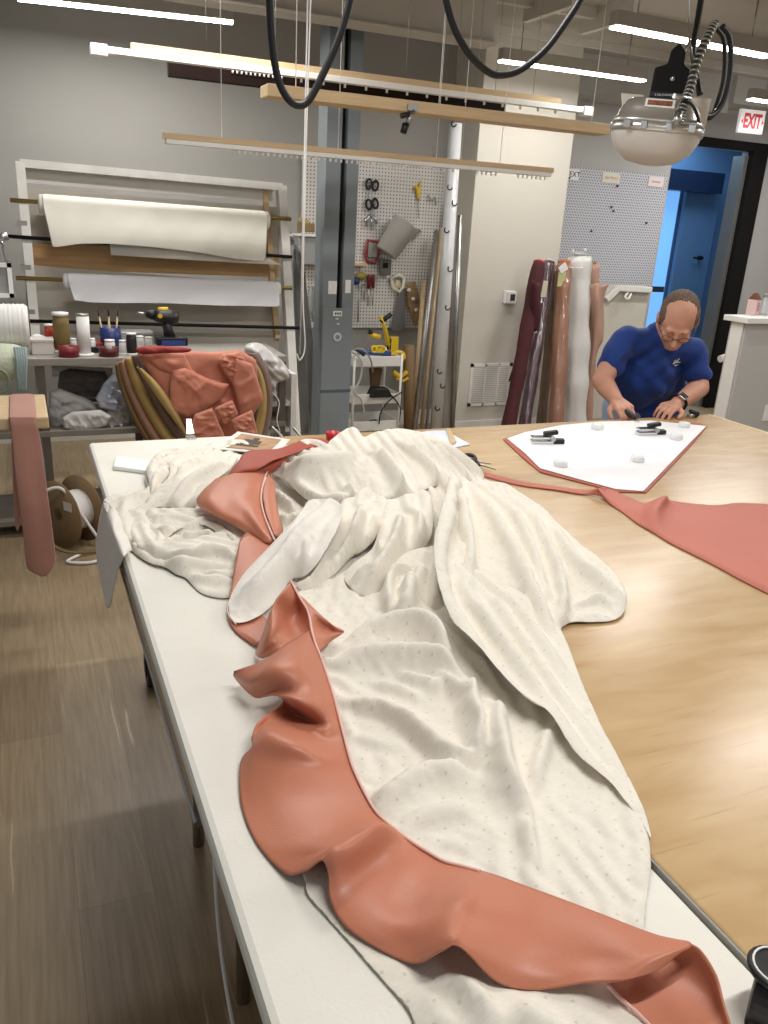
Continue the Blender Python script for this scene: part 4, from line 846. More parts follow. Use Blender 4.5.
p = put(41,337,4.5); tag(MB().tube([p+Vector((-.05,0,.05)),p+Vector((-.02,0,.06)),p+Vector((.04,0,.045))],[.018,.022,.016],12).build('paper_towel_roll',M_wth,origin=p),'white paper roll lying on the thread tray','roll')
# cordless drill on its battery
p = put(170,349,4.36); d = thing('cordless_drill', 'black cordless drill with yellow top standing on its battery', 'drill', p)
def DP(px, py, y=4.36): return U(px, py, y=y)
MB().tube([DP(137,313),DP(147,314)], [.006,.008], 10).build('bit', M_steel, d)
MB().tube([DP(146,314),DP(150,314.5),DP(156,315)], [.014,.024,.026], 14).build('chuck', M_black, d)
MB().tube([DP(155,315),DP(160,316),DP(170,317),DP(178,318)], [.03,.036,.038,.03], 14).build('motor_body', mat('dark_tool_plastic', (38,36,36), .4), d)
MB().tube([DP(158,309.5),DP(168,309.5)], [.012,.013], 10).build('yellow_switch', mat('tool_yellow', (222,186,40), .4), d)
MB().tube([DP(167,320),DP(168,330),DP(170,338)], [.02,.019,.024], 12, flat=1.3).build('grip', mat('dark_tool_plastic', (1,1,1)), d)
MB().cbox(DP(171,340.5), (.16,.09,.045)).build('battery', M_black, d, bevel=.008); c = DP(172,341.5); MB().box((c.x-.06,c.y-.052,c.z-.012),(c.x+.06,c.y-.046,c.z+.012)).build('blue_band', mat('tool_blue', (48,76,140), .4), d)
q = DP(159,315); MB().cyl(q+Vector((0,-.04,0)), q+Vector((0,-.036,0)), .012, 10).build('yellow_badge', mat('tool_yellow', (1,1,1)), d)
# crumpled heaps helper: layers of folded cloth seen from the front
def heap(nm, lab, cat, poly_px, y, dep, m, seed, group=None, thick=.004, amp=1.0, m_parent=None, rough=1.0, flatp=0):
    """bulging crumpled cloth filling an outline on the plane y"""
    pts = [U(a, b, y=y) for a, b in poly_px]; bd = cr([(p.x, p.z) for p in pts], 4, True) if not flatp else [np.array((a.x+(b.x-a.x)*t/4, a.z+(b.z-a.z)*t/4)) for a, b in zip(pts, pts[1:]+pts[:1]) for t in range(4)]; k = len(bd)
    B = np.array(bd); x0, z0 = B.min(0); x1, z1 = B.max(0); st = max((x1-x0), (z1-z0))/34
    xs, zs = np.meshgrid(np.arange(x0, x1, st), np.arange(z0, z1, st)); G = np.stack([xs.ravel(), zs.ravel()], 1)
    ins = np.zeros(len(G), bool); md = np.full(len(G), 9.)
    for i in range(k):
        a, b = B[i], B[(i+1)%k]; c = ((a[1] > G[:,1]) != (b[1] > G[:,1])); ins ^= c & (G[:,0] < a[0]+(G[:,1]-a[1])*(b[0]-a[0])/((b[1]-a[1]) or 1e-9))
        ab = b-a; t = np.clip(((G-a)@ab)/max(ab@ab,1e-12),0,1); md = np.minimum(md, np.linalg.norm(G-(a+t[:,None]*ab), axis=1))
    sel = ins & (md > st*.5); G = G[sel]; md = md[sel]
    r = delaunay_2d_cdt([Vector(b) for b in B]+[Vector(g) for g in G], [(i,(i+1)%k) for i in range(k)], [list(range(k))], 1, 1e-5)
    V = np.array([tuple(v) for v in r[0]]); D = np.zeros(len(V)); D[k:k+len(md)] = md[:max(0, len(V)-k)]
    rg = np.random.default_rng(seed); S = max(x1-x0, z1-z0); H = dep*np.sqrt(np.clip(D/(S*.22), 0, 1))
    f = np.zeros(len(V))
    for q in range(9):
        an = rg.uniform(0, PI); fr_ = rg.uniform(5, 15)/S; f += (1-np.abs(np.sin((V[:,0]*math.cos(an)+V[:,1]*math.sin(an))*fr_+2*np.sin(V[:,1]*rg.uniform(2,6)/S+q)+rg.uniform(0,6))))**1.6*(1/(1+q*.3))
    f = (f-f.min())/(f.max()-f.min()); H = H*(.45+.75*amp*f) if not flatp else dep*np.clip(D/(S*.05),0,1)**.5*.25 + dep*flatp*f**1.5*np.clip(D/(S*.15),0,1)
    mb = MB(); mb.add([(v[0], y-h, v[1]) for v, h in zip(V, H)], [list(q) for q in r[2]], True)
    o = mb.build(nm, m, m_parent, solid=thick, sub=0, origin=(pts[0].x, y, pts[0].z) if m_parent is None else None)
    if lab and m_parent is None: tag(o, lab, cat, group)
    return o
M_lgrey = mat('light_grey_cloth', (196,192,188), .9, var=.06, sheen=.1); M_bgrey = mat('blue_grey_cloth', (188,194,208), .9, var=.06); M_mgrey = mat('taupe_cloth', (112,104,98), .9, var=.08)
heap('taupe_fabric_bundle', 'dark taupe fabric bundle at the back of the lower bench shelf', 'fabric', [(60,372),(70,369),(105,372),(112,386),(108,402),(62,400),(58,386)], 4.5, .05, M_mgrey, 1, flatp=.9)
MB0 = MB(); MB0.tube([U(52,371,y=4.55), U(112,373,y=4.55)], .028, 14); tag(MB0.build('white_cardboard_tube', M_whitep, origin=U(52,371,y=4.55)), 'white tube lying at the back of the lower bench shelf', 'tube')
heap('grey_fabric_scraps', 'pale grey folded fabric scraps on the lower bench shelf', 'fabric scraps', [(50,392),(60,389),(85,398),(108,410),(112,418),(98,430),(70,432),(52,426),(48,412)], 4.38, .1, M_lgrey, 2, flatp=.9)
heap('folded_grey_cloth', 'small light grey cloth fold on top of the front of the scraps', 'fabric scraps', [(62,418),(72,412),(100,410),(112,416),(106,426),(78,433),(64,428)], 4.27, .05, M_lgrey, 5, flatp=.9)
heap('pale_blue_cloth', 'pale blue cloth standing up at the right of the lower bench shelf', 'fabric', [(96,398),(104,383),(114,373),(124,386),(130,404),(118,412),(100,408)], 4.3, .06, M_bgrey, 3, flatp=.9)
heap('white_fabric_stack', 'stack of white folded cloth at the right end of the lower bench shelf', 'fabric', [(108,410),(128,404),(130,420),(127,430),(100,432)], 4.32, .05, M_lgrey, 4, flatp=.9)
# valance boards / curved covered panels with cloth over them
M_mauve = mat('mauve_grey_cloth', (128,104,96), .85, var=.05, sheen=.1); M_gold = mat('gold_trim_satin', (186,158,98), .5, var=.08); M_olive = mat('olive_brown_cloth', (128,100,60), .7, var=.06); M_rose = mat('rose_taupe_cloth', (164,124,104), .85, var=.05)
def band(px_in, px_out, y, th, m, nm, par, depth=.02):
    g = []
    A = cr([tuple(U(a, b, y=y)) for a, b in px_in], 6); B_ = cr([tuple(U(a, b, y=y)) for a, b in px_out], 6)
    for a, b in zip(A, B_):
        a, b = Vector(a), Vector(b); g.append([a.lerp(b, t)+Vector((0, -depth*math.sin(PI*t), 0)) for t in (0,.15,.35,.5,.65,.85,1)])
    return MB().sheet(g).build(nm, m, par, solid=th, sub=1)
VB = thing('curved_upholstered_panels', 'nested curved upholstered panels with gold edges leaning below the rack', 'upholstered panel', (.9,4.15,0))
ly = 4.1
I = [[(140,352),(150,372),(165,402),(182,428),(200,450)],[(131,355),(141,378),(155,406),(170,430),(186,452)],[(124,358),(131,382),(143,408),(157,432),(172,452)],[(118,361),(123,382),(134,409),(147,433),(160,452)],[(115,363),(119,384),(129,411),(142,435),(154,452)]]
cols_ = [M_mauve, M_gold, M_rose, M_olive]
for i in range(4):
    band(I[i+1]+[(I[i+1][-1][0]+25,500),(I[i+1][-1][0]+45,546)], I[i]+[(I[i][-1][0]+25,500),(I[i][-1][0]+45,546)], ly+.02*i, .012, cols_[i], 'curved_side', VB, .045)
band([(160,356),(180,390),(200,420),(216,450)], [(140,352),(152,378),(172,410),(196,450)], ly-.02, .012, M_mauve, 'curved_side', VB, .04)
band([(136,366),(148,384),(166,410),(186,436)],[(141,368),(158,384),(176,410),(190,440)], ly-.1, .006, M_gold, 'gold_edge', VB, .02)
band([(243,352),(256,372),(262,400),(256,430),(246,452),(236,500),(225,546)],[(258,352),(269,374),(272,402),(268,430),(262,452),(250,500),(240,546)], ly-.0, .012, M_mauve, 'curved_side', VB, .04)
band([(247,356),(256,376),(259,402),(254,428),(246,446)],[(252,356),(263,376),(267,402),(263,430),(256,448)], ly-.035, .006, M_gold, 'gold_edge', VB, .02)
band([(150,362),(175,380),(200,392),(225,380),(250,362)][::-1], [(190,452),(205,455),(215,456),(230,455),(262,452)][::-1], ly+.04, .012, M_mauve, 'back_panel', VB, .0)
def clothpiece(nm, lab, polys, m, y0, seed):
    t = thing(nm, lab, 'fabric', U(polys[0][0][0], polys[0][0][1], y=y0))
    for i, pl in enumerate(polys): heap('cloth_fold', None, None, pl, y0-.02*i, .05, m, seed+i*7, thick=.003, m_parent=t, flatp=.55)
    return t
M_sal2 = mat('salmon_cloth_pile', (200,124,98), .6, var=.08, vscale=4, sheen=.2)
clothpiece('salmon_cloth_pile', 'pile of salmon fabric pieces draped over the curved panels', [
 [(137,353),(150,348),(175,350),(210,352),(240,350),(256,360),(258,385),(262,402),(252,416),(258,440),(225,442),(195,444),(190,432),(180,416),(165,400),(150,375)],
 [(139,354),(160,350),(184,354),(190,366),(200,378),(225,382),(215,384),(180,378),(160,370)],
 [(172,370),(185,368),(215,382),(229,384),(222,398),(205,410),(188,417),(171,411),(170,388)],
 [(222,354),(240,352),(245,360),(240,372),(233,384),(224,372),(218,360)],
 [(236,358),(252,364),(264,400),(250,412),(240,416),(236,396),(232,382)],
 [(195,414),(212,408),(226,440),(205,442),(190,434)],[(215,408),(232,400),(238,414),(224,425)],[(230,420),(252,410),(258,436),(238,442)]], M_sal2, ly-.06, 3)
heap('red_cloth_fold', 'dark red folded cloth on top of the salmon pile at its left end', 'fabric', [(136,349),(150,346),(188,348),(187,352),(160,353),(142,354)], ly-.12, .05, mat('brick_red_cloth', (150,48,42), .7), 8)
heap('crumpled_plastic_wrap', 'crumpled clear plastic and white tissue at the right end of the rack', 'plastic wrap', [(245,346),(258,343),(272,352),(286,366),(288,378),(276,384),(276,398),(268,384),(260,366),(248,358)], 4.22, .09, mat('crumpled_film', (206,202,198), .25, spec=.8), 12)
st_ = MB(); st_.tube(crv([U(272,392,y=4.12),U(279,402,y=4.12),U(277,420,y=4.12),U(280,432,y=4.12)]), .003, 6); tag(st_.build('white_tie_string', M_wth, origin=U(272,392,y=4.12)), 'thin white string hanging down from the crumpled plastic', 'string')
# side shelf unit at the right end of the rack
sp = thing('white_side_shelf', 'small white painted shelf standing at the right foot of the rack', 'shelf', (1.36,4.3,0))
a, b = U(271,402,y=4.3), U(289,402,y=4.3)
for z in (a.z, U(275,428,y=4.3).z, .1): MB().box((a.x-.03,4.28,z-.02), (b.x,4.66,z)).build('shelf_board', M_pwhite, sp)
MB().box((b.x,4.26,0), (b.x+.03,4.68,U(290,373,y=4.3).z)).build('side_panel', M_pwhite, sp)
# far-left hanging things
bx = thing('storage_drawer', 'clear plastic drawer hanging at the left edge of the picture', 'storage box', U(3,280,y=4.5))
a, b = U(-14,297,y=4.5), U(11,263,y=4.5)
fr = MB(); fr.box((a.x,4.48,a.z), (b.x,4.5,a.z+.02)).box((a.x,4.48,b.z-.02), (b.x,4.5,b.z)).box((b.x-.02,4.48,a.z), (b.x,4.5,b.z)).box((a.x,4.48,a.z), (a.x+.02,4.5,b.z)); fr.build('rim', M_whitep, bx)
MB().box((a.x+.02,4.495,a.z+.02), (b.x-.02,4.6,b.z-.02)).build('drawer', mat('clear_grey_plastic', (1,1,1)), bx)
MB().tube(crv([U(-10,240,y=4.45),U(2,243,y=4.45),U(3,248,y=4.45),U(7,262,y=4.45)]), .006, 8).build('hook', M_steel, bx)
gl = MB(); gl.tube([U(-4,238,y=4.42),U(8,236,y=4.42)], .018, 12); tag(gl.build('pipe_clamp', M_steel, origin=U(0,237,y=4.42)), 'small steel clamp where the black rod meets the left picture edge', 'clamp')
p = U(8,326,y=4.2); y_ = thing('white_yarn_spool', 'large white cord spool standing at the left picture edge', 'cord spool', p)
T = axis_M(U(-12,326,y=4.2), U(26,326,y=4.2)); L_ = .23
pr = [(.03,0),(.09,.001)]+[(.1+.003*math.sin(i*2.6), .01+i*(L_-.02)/26) for i in range(27)]+[(.09,L_),(.03,L_)]
MB().lathe(pr, Matrix.Translation(U(-26,326,y=4.2)) @ rotM('Y', 90), 28).build('wound_cord', M_wth, y_)
p = U(5,362,y=4.1); y_ = thing('patterned_yarn_bundle', 'pale bundle of cord below the large white spool', 'cord bundle', p)
MB().lathe([(.03,0),(.075,.002),(.085,.05),(.08,.12),(.07,.15),(.03,.15)], Matrix.Translation(U(-14,362,y=4.1)) @ rotM('Y', 90), 24).build('wound_cord', mat('pale_green_cord', (208,214,190), .8, bump=.4, bscale=60), y_)
for i in range(5):
    MB().tube(crv([U(15+i*2.4,347,y=4.02),U(17+i*2.2,360,y=4.0),U(18+i*1.8,376,y=4.0),U(19+i*1.5,390,y=4.02)]), .008, 8).build('hanging_strand', mat('blue_white_twine', (160,178,178), .8, bump=.5, bscale=120), y_)
tag(MB().tube(crv([U(-6,368,y=4.0),U(4,372,y=4.0),U(9,380,y=4.0),U(7,390,y=4.0),U(-4,394,y=4.0)]), .007, 8).build('green_hose', mat('sage_hose', (130,146,110), .5), origin=U(4,372,y=4.0)), 'sage green cord loop below the yarn at the left edge', 'cord')
# front-left bench with cloth
bz = .87; bxr = U(45,396,z=bz).x; byf = U(44,394,z=bz).y; byn = U(45,417,z=bz).y
bn = thing('small_bench', 'low pale-wood bench at the left picture edge with pink cloth over it', 'bench', (bxr-.4,(byn+byf)/2,0))
MB().box((-.9,byn,bz-.045), (bxr,byf,bz)).build('bench_top', M_tan, bn, bevel=.006)
for (x_, y_) in ((bxr-.32,byf-.04),(-.85,byn+.05),(-.85,byf-.05)): MB().box((x_-.025,y_-.025,0), (x_+.025,y_+.025,bz-.046)).build('leg', mat('dark_bench_leg', (1,1,1)), bn)
g = []; fy = byn-.006
def FP(px, py, d=0): return U(px, py, y=fy-d)
xa, xb = U(9,398,z=bz).x, U(35,398,z=bz).x
prow = [[Vector((xa,byf-.0,bz+.004)), Vector((xa,byn+.04,bz+.004)), FP(9,419,.004), FP(11,436,.01), FP(15,480,.02), FP(22,530,.015), FP(26,570,.01)],
        [Vector(((xa*2+xb)/3,byf,bz+.004)), Vector(((xa*2+xb)/3,byn+.04,bz+.004)), FP(18,420,.006), FP(21,440,.016), FP(26,485,.03), FP(32,530,.03), FP(36,574,.03)],
        [Vector(((xa+2*xb)/3,byf,bz+.004)), Vector(((xa+2*xb)/3,byn+.04,bz+.004)), FP(27,420,.006), FP(31,440,.008), FP(36,485,.01), FP(42,530,.015), FP(46,581,.03)],
        [Vector((xb,byf,bz+.004)), Vector((xb,byn+.04,bz+.004)), FP(36,421,.004), FP(41,440,.004), FP(47,485,.01), FP(53,530,.012), FP(57,561,.012)]]
dc = thing('dusty_pink_cloth_length', 'dusty pink cloth strip hanging from the small bench down to the floor', 'fabric', (xa,byn,bz))
MB().sheet([[Vector(p) for p in cr([tuple(q) for q in r], 5)] for r in [ [Vector(x_) for x_ in rr] for rr in [[prow[0][i] for i in range(7)],[prow[1][i] for i in range(7)],[prow[2][i] for i in range(7)],[prow[3][i] for i in range(7)]]]]).build('front_layer', M_dusty, dc, solid=.004, sub=1)
MB().sheet([[FP(10,424,-.015), FP(12,460,-.02), FP(13,500,-.03), FP(14,533,-.03)],[FP(16,424,-.01), FP(18,460,-.01), FP(20,500,-.01), FP(21,536,-.01)]]).build('back_layer', M_dusty, dc, solid=.004, sub=1)
# cord reel on the floor
def flange(nm, par, c, r, m, ax): 
    T = axis_M(c, c+ax*.006)
    return MB().lathe([(.03,0),(r,0),(r,.006),(.03,.006),(.03,0)], T, 40).build(nm, m, par)
rc = U(62,478,y=4.2); rr_ = .17; rc.z = rr_+.003; ax = Vector((.83,.55,0)).normalized()
cr_ = thing('cord_reel', 'cardboard-sided reel of cord standing on the floor by the canvas table', 'reel', rc)
M_card = mat('brown_cardboard', (132,106,74), .8, var=.06)
c0 = U(55,476,y=4.05); c0.z = rr_+.002; c1 = c0+ax*.13
flange('flange', cr_, c0, rr_, M_card, ax); flange('flange', cr_, c1, rr_, M_card, ax)
MB().lathe([(.05,.006),(.1,.006),(.1,.13),(.05,.13)], axis_M(c0, c1), 28).build('wound_cord', M_wth, cr_)
MB().box((-.03,-.022,-.003), (.03,.022,-.001), axis_M(c0-ax*.0, c1) @ Matrix.Translation((-.08,.06,0))).build('label', mat('pale_label', (214,212,200), .6), cr_)
lc = MB(); lc.tube(crv([c0+Vector((-.08,-.02,.12)), c0+Vector((.02,-.05,.15)), c0+Vector((.1,-.06,.02)), Vector((c0.x+.18,c0.y-.08,.05)), Vector((c0.x+.24,c0.y-.1,.012)), Vector((c0.x+.14,c0.y-.25,.01)), Vector((c0.x+.02,c0.y-.22,.01)), Vector((c0.x+.08,c0.y-.14,.01))]), .008, 8)
tag(lc.build('white_cotton_cord', M_wth, origin=c0), 'white cotton cord looping off the cardboard reel onto the floor', 'cord')
tag(MB().tube(crv([Vector((c0.x-.1,c0.y-.1,.2)), Vector((c0.x-.02,c0.y-.16,.06)), Vector((c0.x+.15,c0.y-.13,.012)), Vector((c0.x+.45,c0.y-.05,.012))]), .007, 8).build('webbing_strap', M_oli, origin=c0), 'olive strap trailing from the reel toward the canvas table', 'strap')
# ================================================================ column, pegboard, tool corner
cy = 4.9
def F(px, py, y): return U(px, py, y=y)
col = thing('steel_column', 'blue-grey painted steel column with a dark slot, rising from floor to ceiling', 'column', (1.805,cy,0)); col['kind'] = 'structure'
xL, xR = 1.70, 1.907; sa, sb = F(343.3,100,cy).x, F(349.3,100,cy).x; zs_ = F(340,308,cy).z
MB().box((xL,cy,0), (sa,cy+.16,ZC)).build('flange', M_colb, col, bevel=.003); MB().box((sb,cy,0), (xR,cy+.16,ZC)).build('flange', M_colb, col, bevel=.003)
MB().box((sa,cy+.1,0), (sb,cy+.15,ZC)).build('web', mat('dark_slot', (34,36,38), .7), col)
MB().box((xL+.004,cy-.008,0), (xR-.004,cy-.001,zs_)).build('cover_plate', M_colb, col, bevel=.002)
MB().tube([((sa+sb)/2,cy+.04,zs_), ((sa+sb)/2,cy+.04,ZC-.3)], .007, 12).build('conduit', M_black, col)
zz = F(333,390,cy).z; MB().box((xL,cy-.011,zz-.012), (xR,cy-.009,zz+.004)).build('plate_seam', mat('seam_line', (78,92,102), .5), col)
def sticker(px0, py0, px1, py1, y, par, nm='sticker', m=None, d=.012):
    a, b = F(px0, py1, y-d), F(px1, py0, y-d); return MB().box((a.x,y-d-.001,a.z), (b.x,y-d,b.z)).build(nm, m or M_whitep, par)
sticker(328,281,337,294,cy,col,d=.001); sticker(345,280,351,293,cy,col,d=.001); sticker(333,311,342,316,cy,col)
for q in (335,337.2,339.4): sticker(q,312.4,q+1.4,314.8,cy,col,'sticker_letter',M_blackm,.0135)
c_ = F(337.5,337,cy-.012); 
MB().cyl((c_.x,cy-.011,c_.z), (c_.x,cy-.013,c_.z), .027, 24).build('round_sticker', mat('pale_teal_sticker', (190,208,206), .4), col)
MB().cyl((c_.x,cy-.0125,c_.z), (c_.x,cy-.0145,c_.z), .015, 24).build('round_sticker_centre', mat('blue_grey_steel_paint', (1,1,1)), col)
for (q, r_) in ((337,318.8),(338,324)): c2 = F(q, r_, cy-.012); MB().ball((c2.x,cy-.0115,c2.z), (.012,.002,.006), 12).build('oval_sticker', mat('pale_teal_sticker', (1,1,1)), col)
# pegboard
M_peg = peg_mat('white_pegboard', (214,210,204), (84,80,76), .0254, .0052)
ay = WY-.02; a, b = F(299,333,ay), F(444,160,ay); 
o = MB().box((a.x,ay-.006,.80), (3.1,ay,2.03)).build('pegboard', M_peg); tag(o, 'white pegboard with hanging tools on the wall behind the steel column', 'pegboard')
# shelf strip left of the column and bin
def PG(px, py, d=.03): return U(px, py, y=ay-d)
a, b = PG(296,235,.25), PG(319,231,.25)
o = MB().box((a.x,ay-.25,a.z-.012), (b.x,ay-.007,a.z)).build('small_wall_shelf', M_white, origin=(a.x,ay-.1,a.z)); tag(o, 'small white shelf on the pegboard left of the column', 'shelf')
p = PG(306,249,.2); t = thing('grey_wall_bin', 'translucent grey bin hanging under the small white shelf', 'bin', p)
MB().prism([(-.07,-.1),(.07,-.1),(.1,.09),(-.1,.09)], .12, Matrix.Translation(p) @ rotM('X', 90)).build('bin_body', mat('clear_grey_plastic', (1,1,1)), t, bevel=.006); MB().box((p.x-.105,ay-.34,p.z+.09), (p.x+.105,ay-.19,p.z+.105)).build('rim', M_whitep, t)
p = PG(306,226,.15); t = thing('brass_staple_box', 'small brown and brass object on the small white wall shelf', 'box', p)
MB().cbox(p+Vector((0,0,-.01)), (.11,.07,.06), rotM('Z', 20)).build('box_body', mat('brass_brown', (136,112,70), .5), t, bevel=.006); MB().cbox(p+Vector((-.02,0,.035)), (.07,.05,.03), rotM('Y', 14)).build('flap', M_gold, t, bevel=.004)
a, b = PG(295,262,.05), PG(322,262,.05); tag(MB().box((a.x,ay-.08,a.z-.01), (b.x+.35,ay-.007,a.z+.006)).build('wooden_ledge', M_tan, origin=(a.x,ay,a.z)), 'thin wooden ledge running behind the column', 'ledge')
# clear plastic sheet bag
t = thing('hanging_plastic_sheet', 'tall grey translucent plastic sheet hanging left of the column', 'plastic sheet', F(300,250,5.2))
g = [[F(x+math.sin(j*1.3+i)*1.0, y, 5.2-.02*math.sin(i*2.1+j*.6)) for i, x in enumerate(np.linspace(xa_, xb_, 7))] for j, (y, xa_, xb_) in enumerate([(245,292,299),(262,292,303),(290,293,306),(320,295,311),(350,296,315),(380,297,318),(410,297,320),(434,297,321)])]
MB().sheet(g).build('film', mat('grey_translucent_film', (150,152,150), .3, spec=.7, alpha=.72), t, solid=.002)
t = thing('clear_storage_bag', 'small clear plastic bag hanging from the pegboard beside the column', 'plastic bag', PG(311,300))
g = [[PG(x, y, .12+.03*math.sin(i*2+j)) for i, x in enumerate(np.linspace(xa_, xb_, 6))] for j, (y, xa_, xb_) in enumerate([(286,309,316),(296,308,322),(310,309,322),(322,312,321)])]
MB().sheet(g).build('film', mat('clear_bag_film', (196,198,196), .2, spec=.8, alpha=.6), t, solid=.002)
# tools on the pegboard
def tool(nm, lab, cat, px, py): return thing(nm, lab, cat, PG(px, py))
def scissors(px, py, lab, ang, s=1.0):
    c = PG(px, py, .03); t = thing('hanging_scissors', lab, 'scissors', c, None); T = Matrix.Translation(c) @ rotM('Y', ang)
    for sx in (-1,1):
        MB().tube([T @ Vector((sx*.026*s+.022*s*math.cos(k*PI/7), 0, .05*s+.034*s*math.sin(k*PI/7))) for k in range(14)], .009*s, 8, closed=True).build('handle', M_black, t)
        MB().prism([(sx*.004*s,.01*s),(sx*.016*s,.012*s),(sx*.003*s,-.15*s)], .004, T @ Matrix.Translation((0,.002*sx,0)) @ rotM('X', 90)).build('blade', M_steel, t)
scissors(371,192,'black-handled scissors, topmost on the pegboard',8,1.0)
scissors(373,211,'second black-handled scissors, hanging below the first',-12,1.0)
t = tool('trimming_shears','small steel shears hanging just left of the lower scissors','shears',371,225)
for (x1, y1) in ((366,227),(376,224)):
    MB().tube([PG(371,214),PG(x1,220),PG(x1+.5,y1)], [.006,.011,.009], 8).build('handle', M_steel, t)
MB().tube([PG(371,216),PG(372,231)], [.008,.003], 8).build('blade', M_steel, t)
t = tool('yellow_handled_knife','yellow-handled tool with a long thin grey blade pointing down','knife',419,190)
MB().tube(crv([PG(415,186),PG(418,191),PG(419,199)]), [.014]*17, 10).build('handle', mat('tool_yellow', (1,1,1)), t); MB().tube(crv([PG(421,181),PG(419,190)]), .009, 8).build('guard', mat('tool_yellow', (1,1,1)), t)
MB().tube([PG(419,199),PG(418.5,218)], [.009,.005], 6, flat=.4).build('blade', M_steel, t)
t = tool('wall_hook','small steel hook right of the yellow-handled tool','hook',430,198); MB().tube(crv([PG(428,195),PG(431,200),PG(434,197),PG(436,204)]), .006, 8).build('hook', M_steel, t)
t = tool('drywall_pin','thin steel spike above the pegboard','spike',434,155); MB().tube([PG(432,146),PG(435,161)], [.003,.006], 6).build('spike', M_steel, t)
# tilted clear bucket
c = PG(396,238,.12); t = thing('clear_measuring_jug', 'clear plastic jug tilted on the pegboard, larger than the tools round it', 'jug', c)
T = Matrix.Translation(c) @ rotM('Y', 34); M_jug = mat('cloudy_plastic', (205,203,198), .25, spec=.7, alpha=.82)
MB().lathe([(.0,-.13),(.09,-.13),(.105,.12),(.112,.125),(.108,.13),(.1,.12),(.086,-.124),(0,-.124)], T, 24).build('jug_body', M_jug, t)
MB().tube(crv([PG(412,232),PG(418,229),PG(420,232),PG(413,239)]), .009, 8).build('handle', M_alu, t)
t = tool('red_frame_pliers','red-rimmed tool with a grey middle, beside the clear jug','tool',371,249)
MB().tube([PG(368,240),PG(378,242),PG(381,248),PG(375,263),PG(367,262),PG(365,255)], .011, 8, closed=True).build('red_frame', mat('tool_red', (160,44,48), .4), t); MB().box(PG(368,257,.05), PG(376,243,.02)).build('grey_centre', M_alu, t)
t = tool('dark_square_case','small dark square case under the clear jug','case',385,268); MB().box(PG(380.5,275,.07), PG(389.5,259,.02)).build('case_body', mat('grey_green_case', (92,92,86), .5), t, bevel=.006); MB().box(PG(383,268,.075), PG(388,263,.071)).build('window', M_blackm, t)
t = tool('wire_brush','wire brush with blue and yellow head on the pegboard','brush',361,276)
MB().ball(PG(361,276), (.05,.03,.03), 14).build('yellow_head', mat('dull_yellow', (150,136,56), .5), t); MB().ball(PG(356,281,.05), (.03,.03,.03), 12).build('blue_knob', M_navy, t)
for (x0, y0, x1, y1, lab) in ((359,283,358,322,'longest thin steel rod hanging under the yellow brush head'),(364,284,364,300,'short dark rod hanging under the yellow brush head')):
    tag(MB().tube([PG(x0,y0),PG(x1,y1)], .006, 8).build('steel_rod', M_steel, origin=PG(x0,y0)), lab, 'rod')
for (x, lab) in ((369,'left one of the two red-handled screwdrivers'),(373.5,'right one of the two red-handled screwdrivers')):
    t = thing('screwdriver', lab, 'screwdriver', PG(x,285)); MB().tube([PG(x,274.5),PG(x,278),PG(x-.3,288)], [.011,.014,.012], 10).build('handle', M_dred, t); MB().tube([PG(x-.3,288),PG(x-1,306)], [.005,.004], 8).build('shaft', M_steel, t)
t = tool('dust_mask','cream dust mask with thin straps on the pegboard','mask',397,284)
MB().tube([PG(391,278),PG(399,275),PG(404,278),PG(403,287),PG(399,292),PG(393,288)], .014, 8, closed=True).build('mask_rim', M_natural, t); MB().ball(PG(397,285,.02), (.035,.02,.04), 14).build('mask_cup', mat('beige_mask', (206,190,156), .8), t)
t = tool('grey_saw_blade','grey pointed saw blade hanging below the dust mask','saw',400,310)
MB().prism([(0,0),(.05,.0),(.075,-.33),(-.05,-.33)], .004, Matrix.Translation(PG(399,288)) @ rotM('X', 90)).build('blade', mat('saw_grey', (132,132,134), .4, metal=.5), t)
t = tool('tan_paper_pouch','brown and cream printed pouch hanging right of the saw blade','pouch',413,300)
MB().prism([(-.05,.11),(.02,.13),(.07,-.02),(.09,-.2),(.04,-.22),(-.03,-.06)], .03, Matrix.Translation(PG(411,298)) @ rotM('X', 90)).build('pouch', mat('cork_pouch', (150,122,88), .8, var=.3, vscale=30), t, bevel=.006)
for (x,y) in ((409,290),(413,299),(416,310)): MB().ball(PG(x,y,.07), (.018,.006,.014), 10).build('pouch_patch', M_natural, t)
# utility cart with tools
ky = 5.45
kt = thing('white_utility_cart', 'narrow white three-tier cart standing in front of the pegboard', 'cart', (F(377,430,ky).x,ky,0))
x0, x1 = F(351,380,ky).x, F(401,380,ky).x
for i, py in enumerate((359.5,397,424)):
    z1 = F(377,py-3,ky).z; z0 = z1-.075
    m_ = MB(); m_.box((x0+.02,ky,z0), (x1,ky+.01,z1)).box((x0+.02,ky+.3,z0), (x1,ky+.31,z1)).box((x0+.02,ky,z0), (x0+.03,ky+.31,z1)).box((x1-.01,ky,z0), (x1,ky+.31,z1)).box((x0+.02,ky,z0), (x1,ky+.31,z0+.008))
    m_.build('tray', M_white, kt, bevel=.004)
for (x_, y_) in ((x0+.02,ky-.005),(x1-.005,ky-.005),(x0+.02,ky+.3),(x1-.005,ky+.3)): MB().tube([(x_,y_,.05),(x_,y_,F(377,357,ky).z+.02)], .009, 8).build('leg', M_white, kt); 
for (x_, y_) in ((x0+.02,ky),(x1-.005,ky),(x0+.02,ky+.29),(x1-.005,ky+.29)): MB().cyl((x_-.01,y_,.026), (x_+.01,y_,.026), .025, 14).build('wheel', M_black, kt)
M_yel = mat('tool_yellow', (1,1,1)); M_bluet = mat('tool_blue', (1,1,1))
def K(px, py, d=0): return F(px, py, ky+.12-d)
t = thing('blue_caulking_gun','blue and black long tool lying across the top tray of the cart','tool',K(378,353))
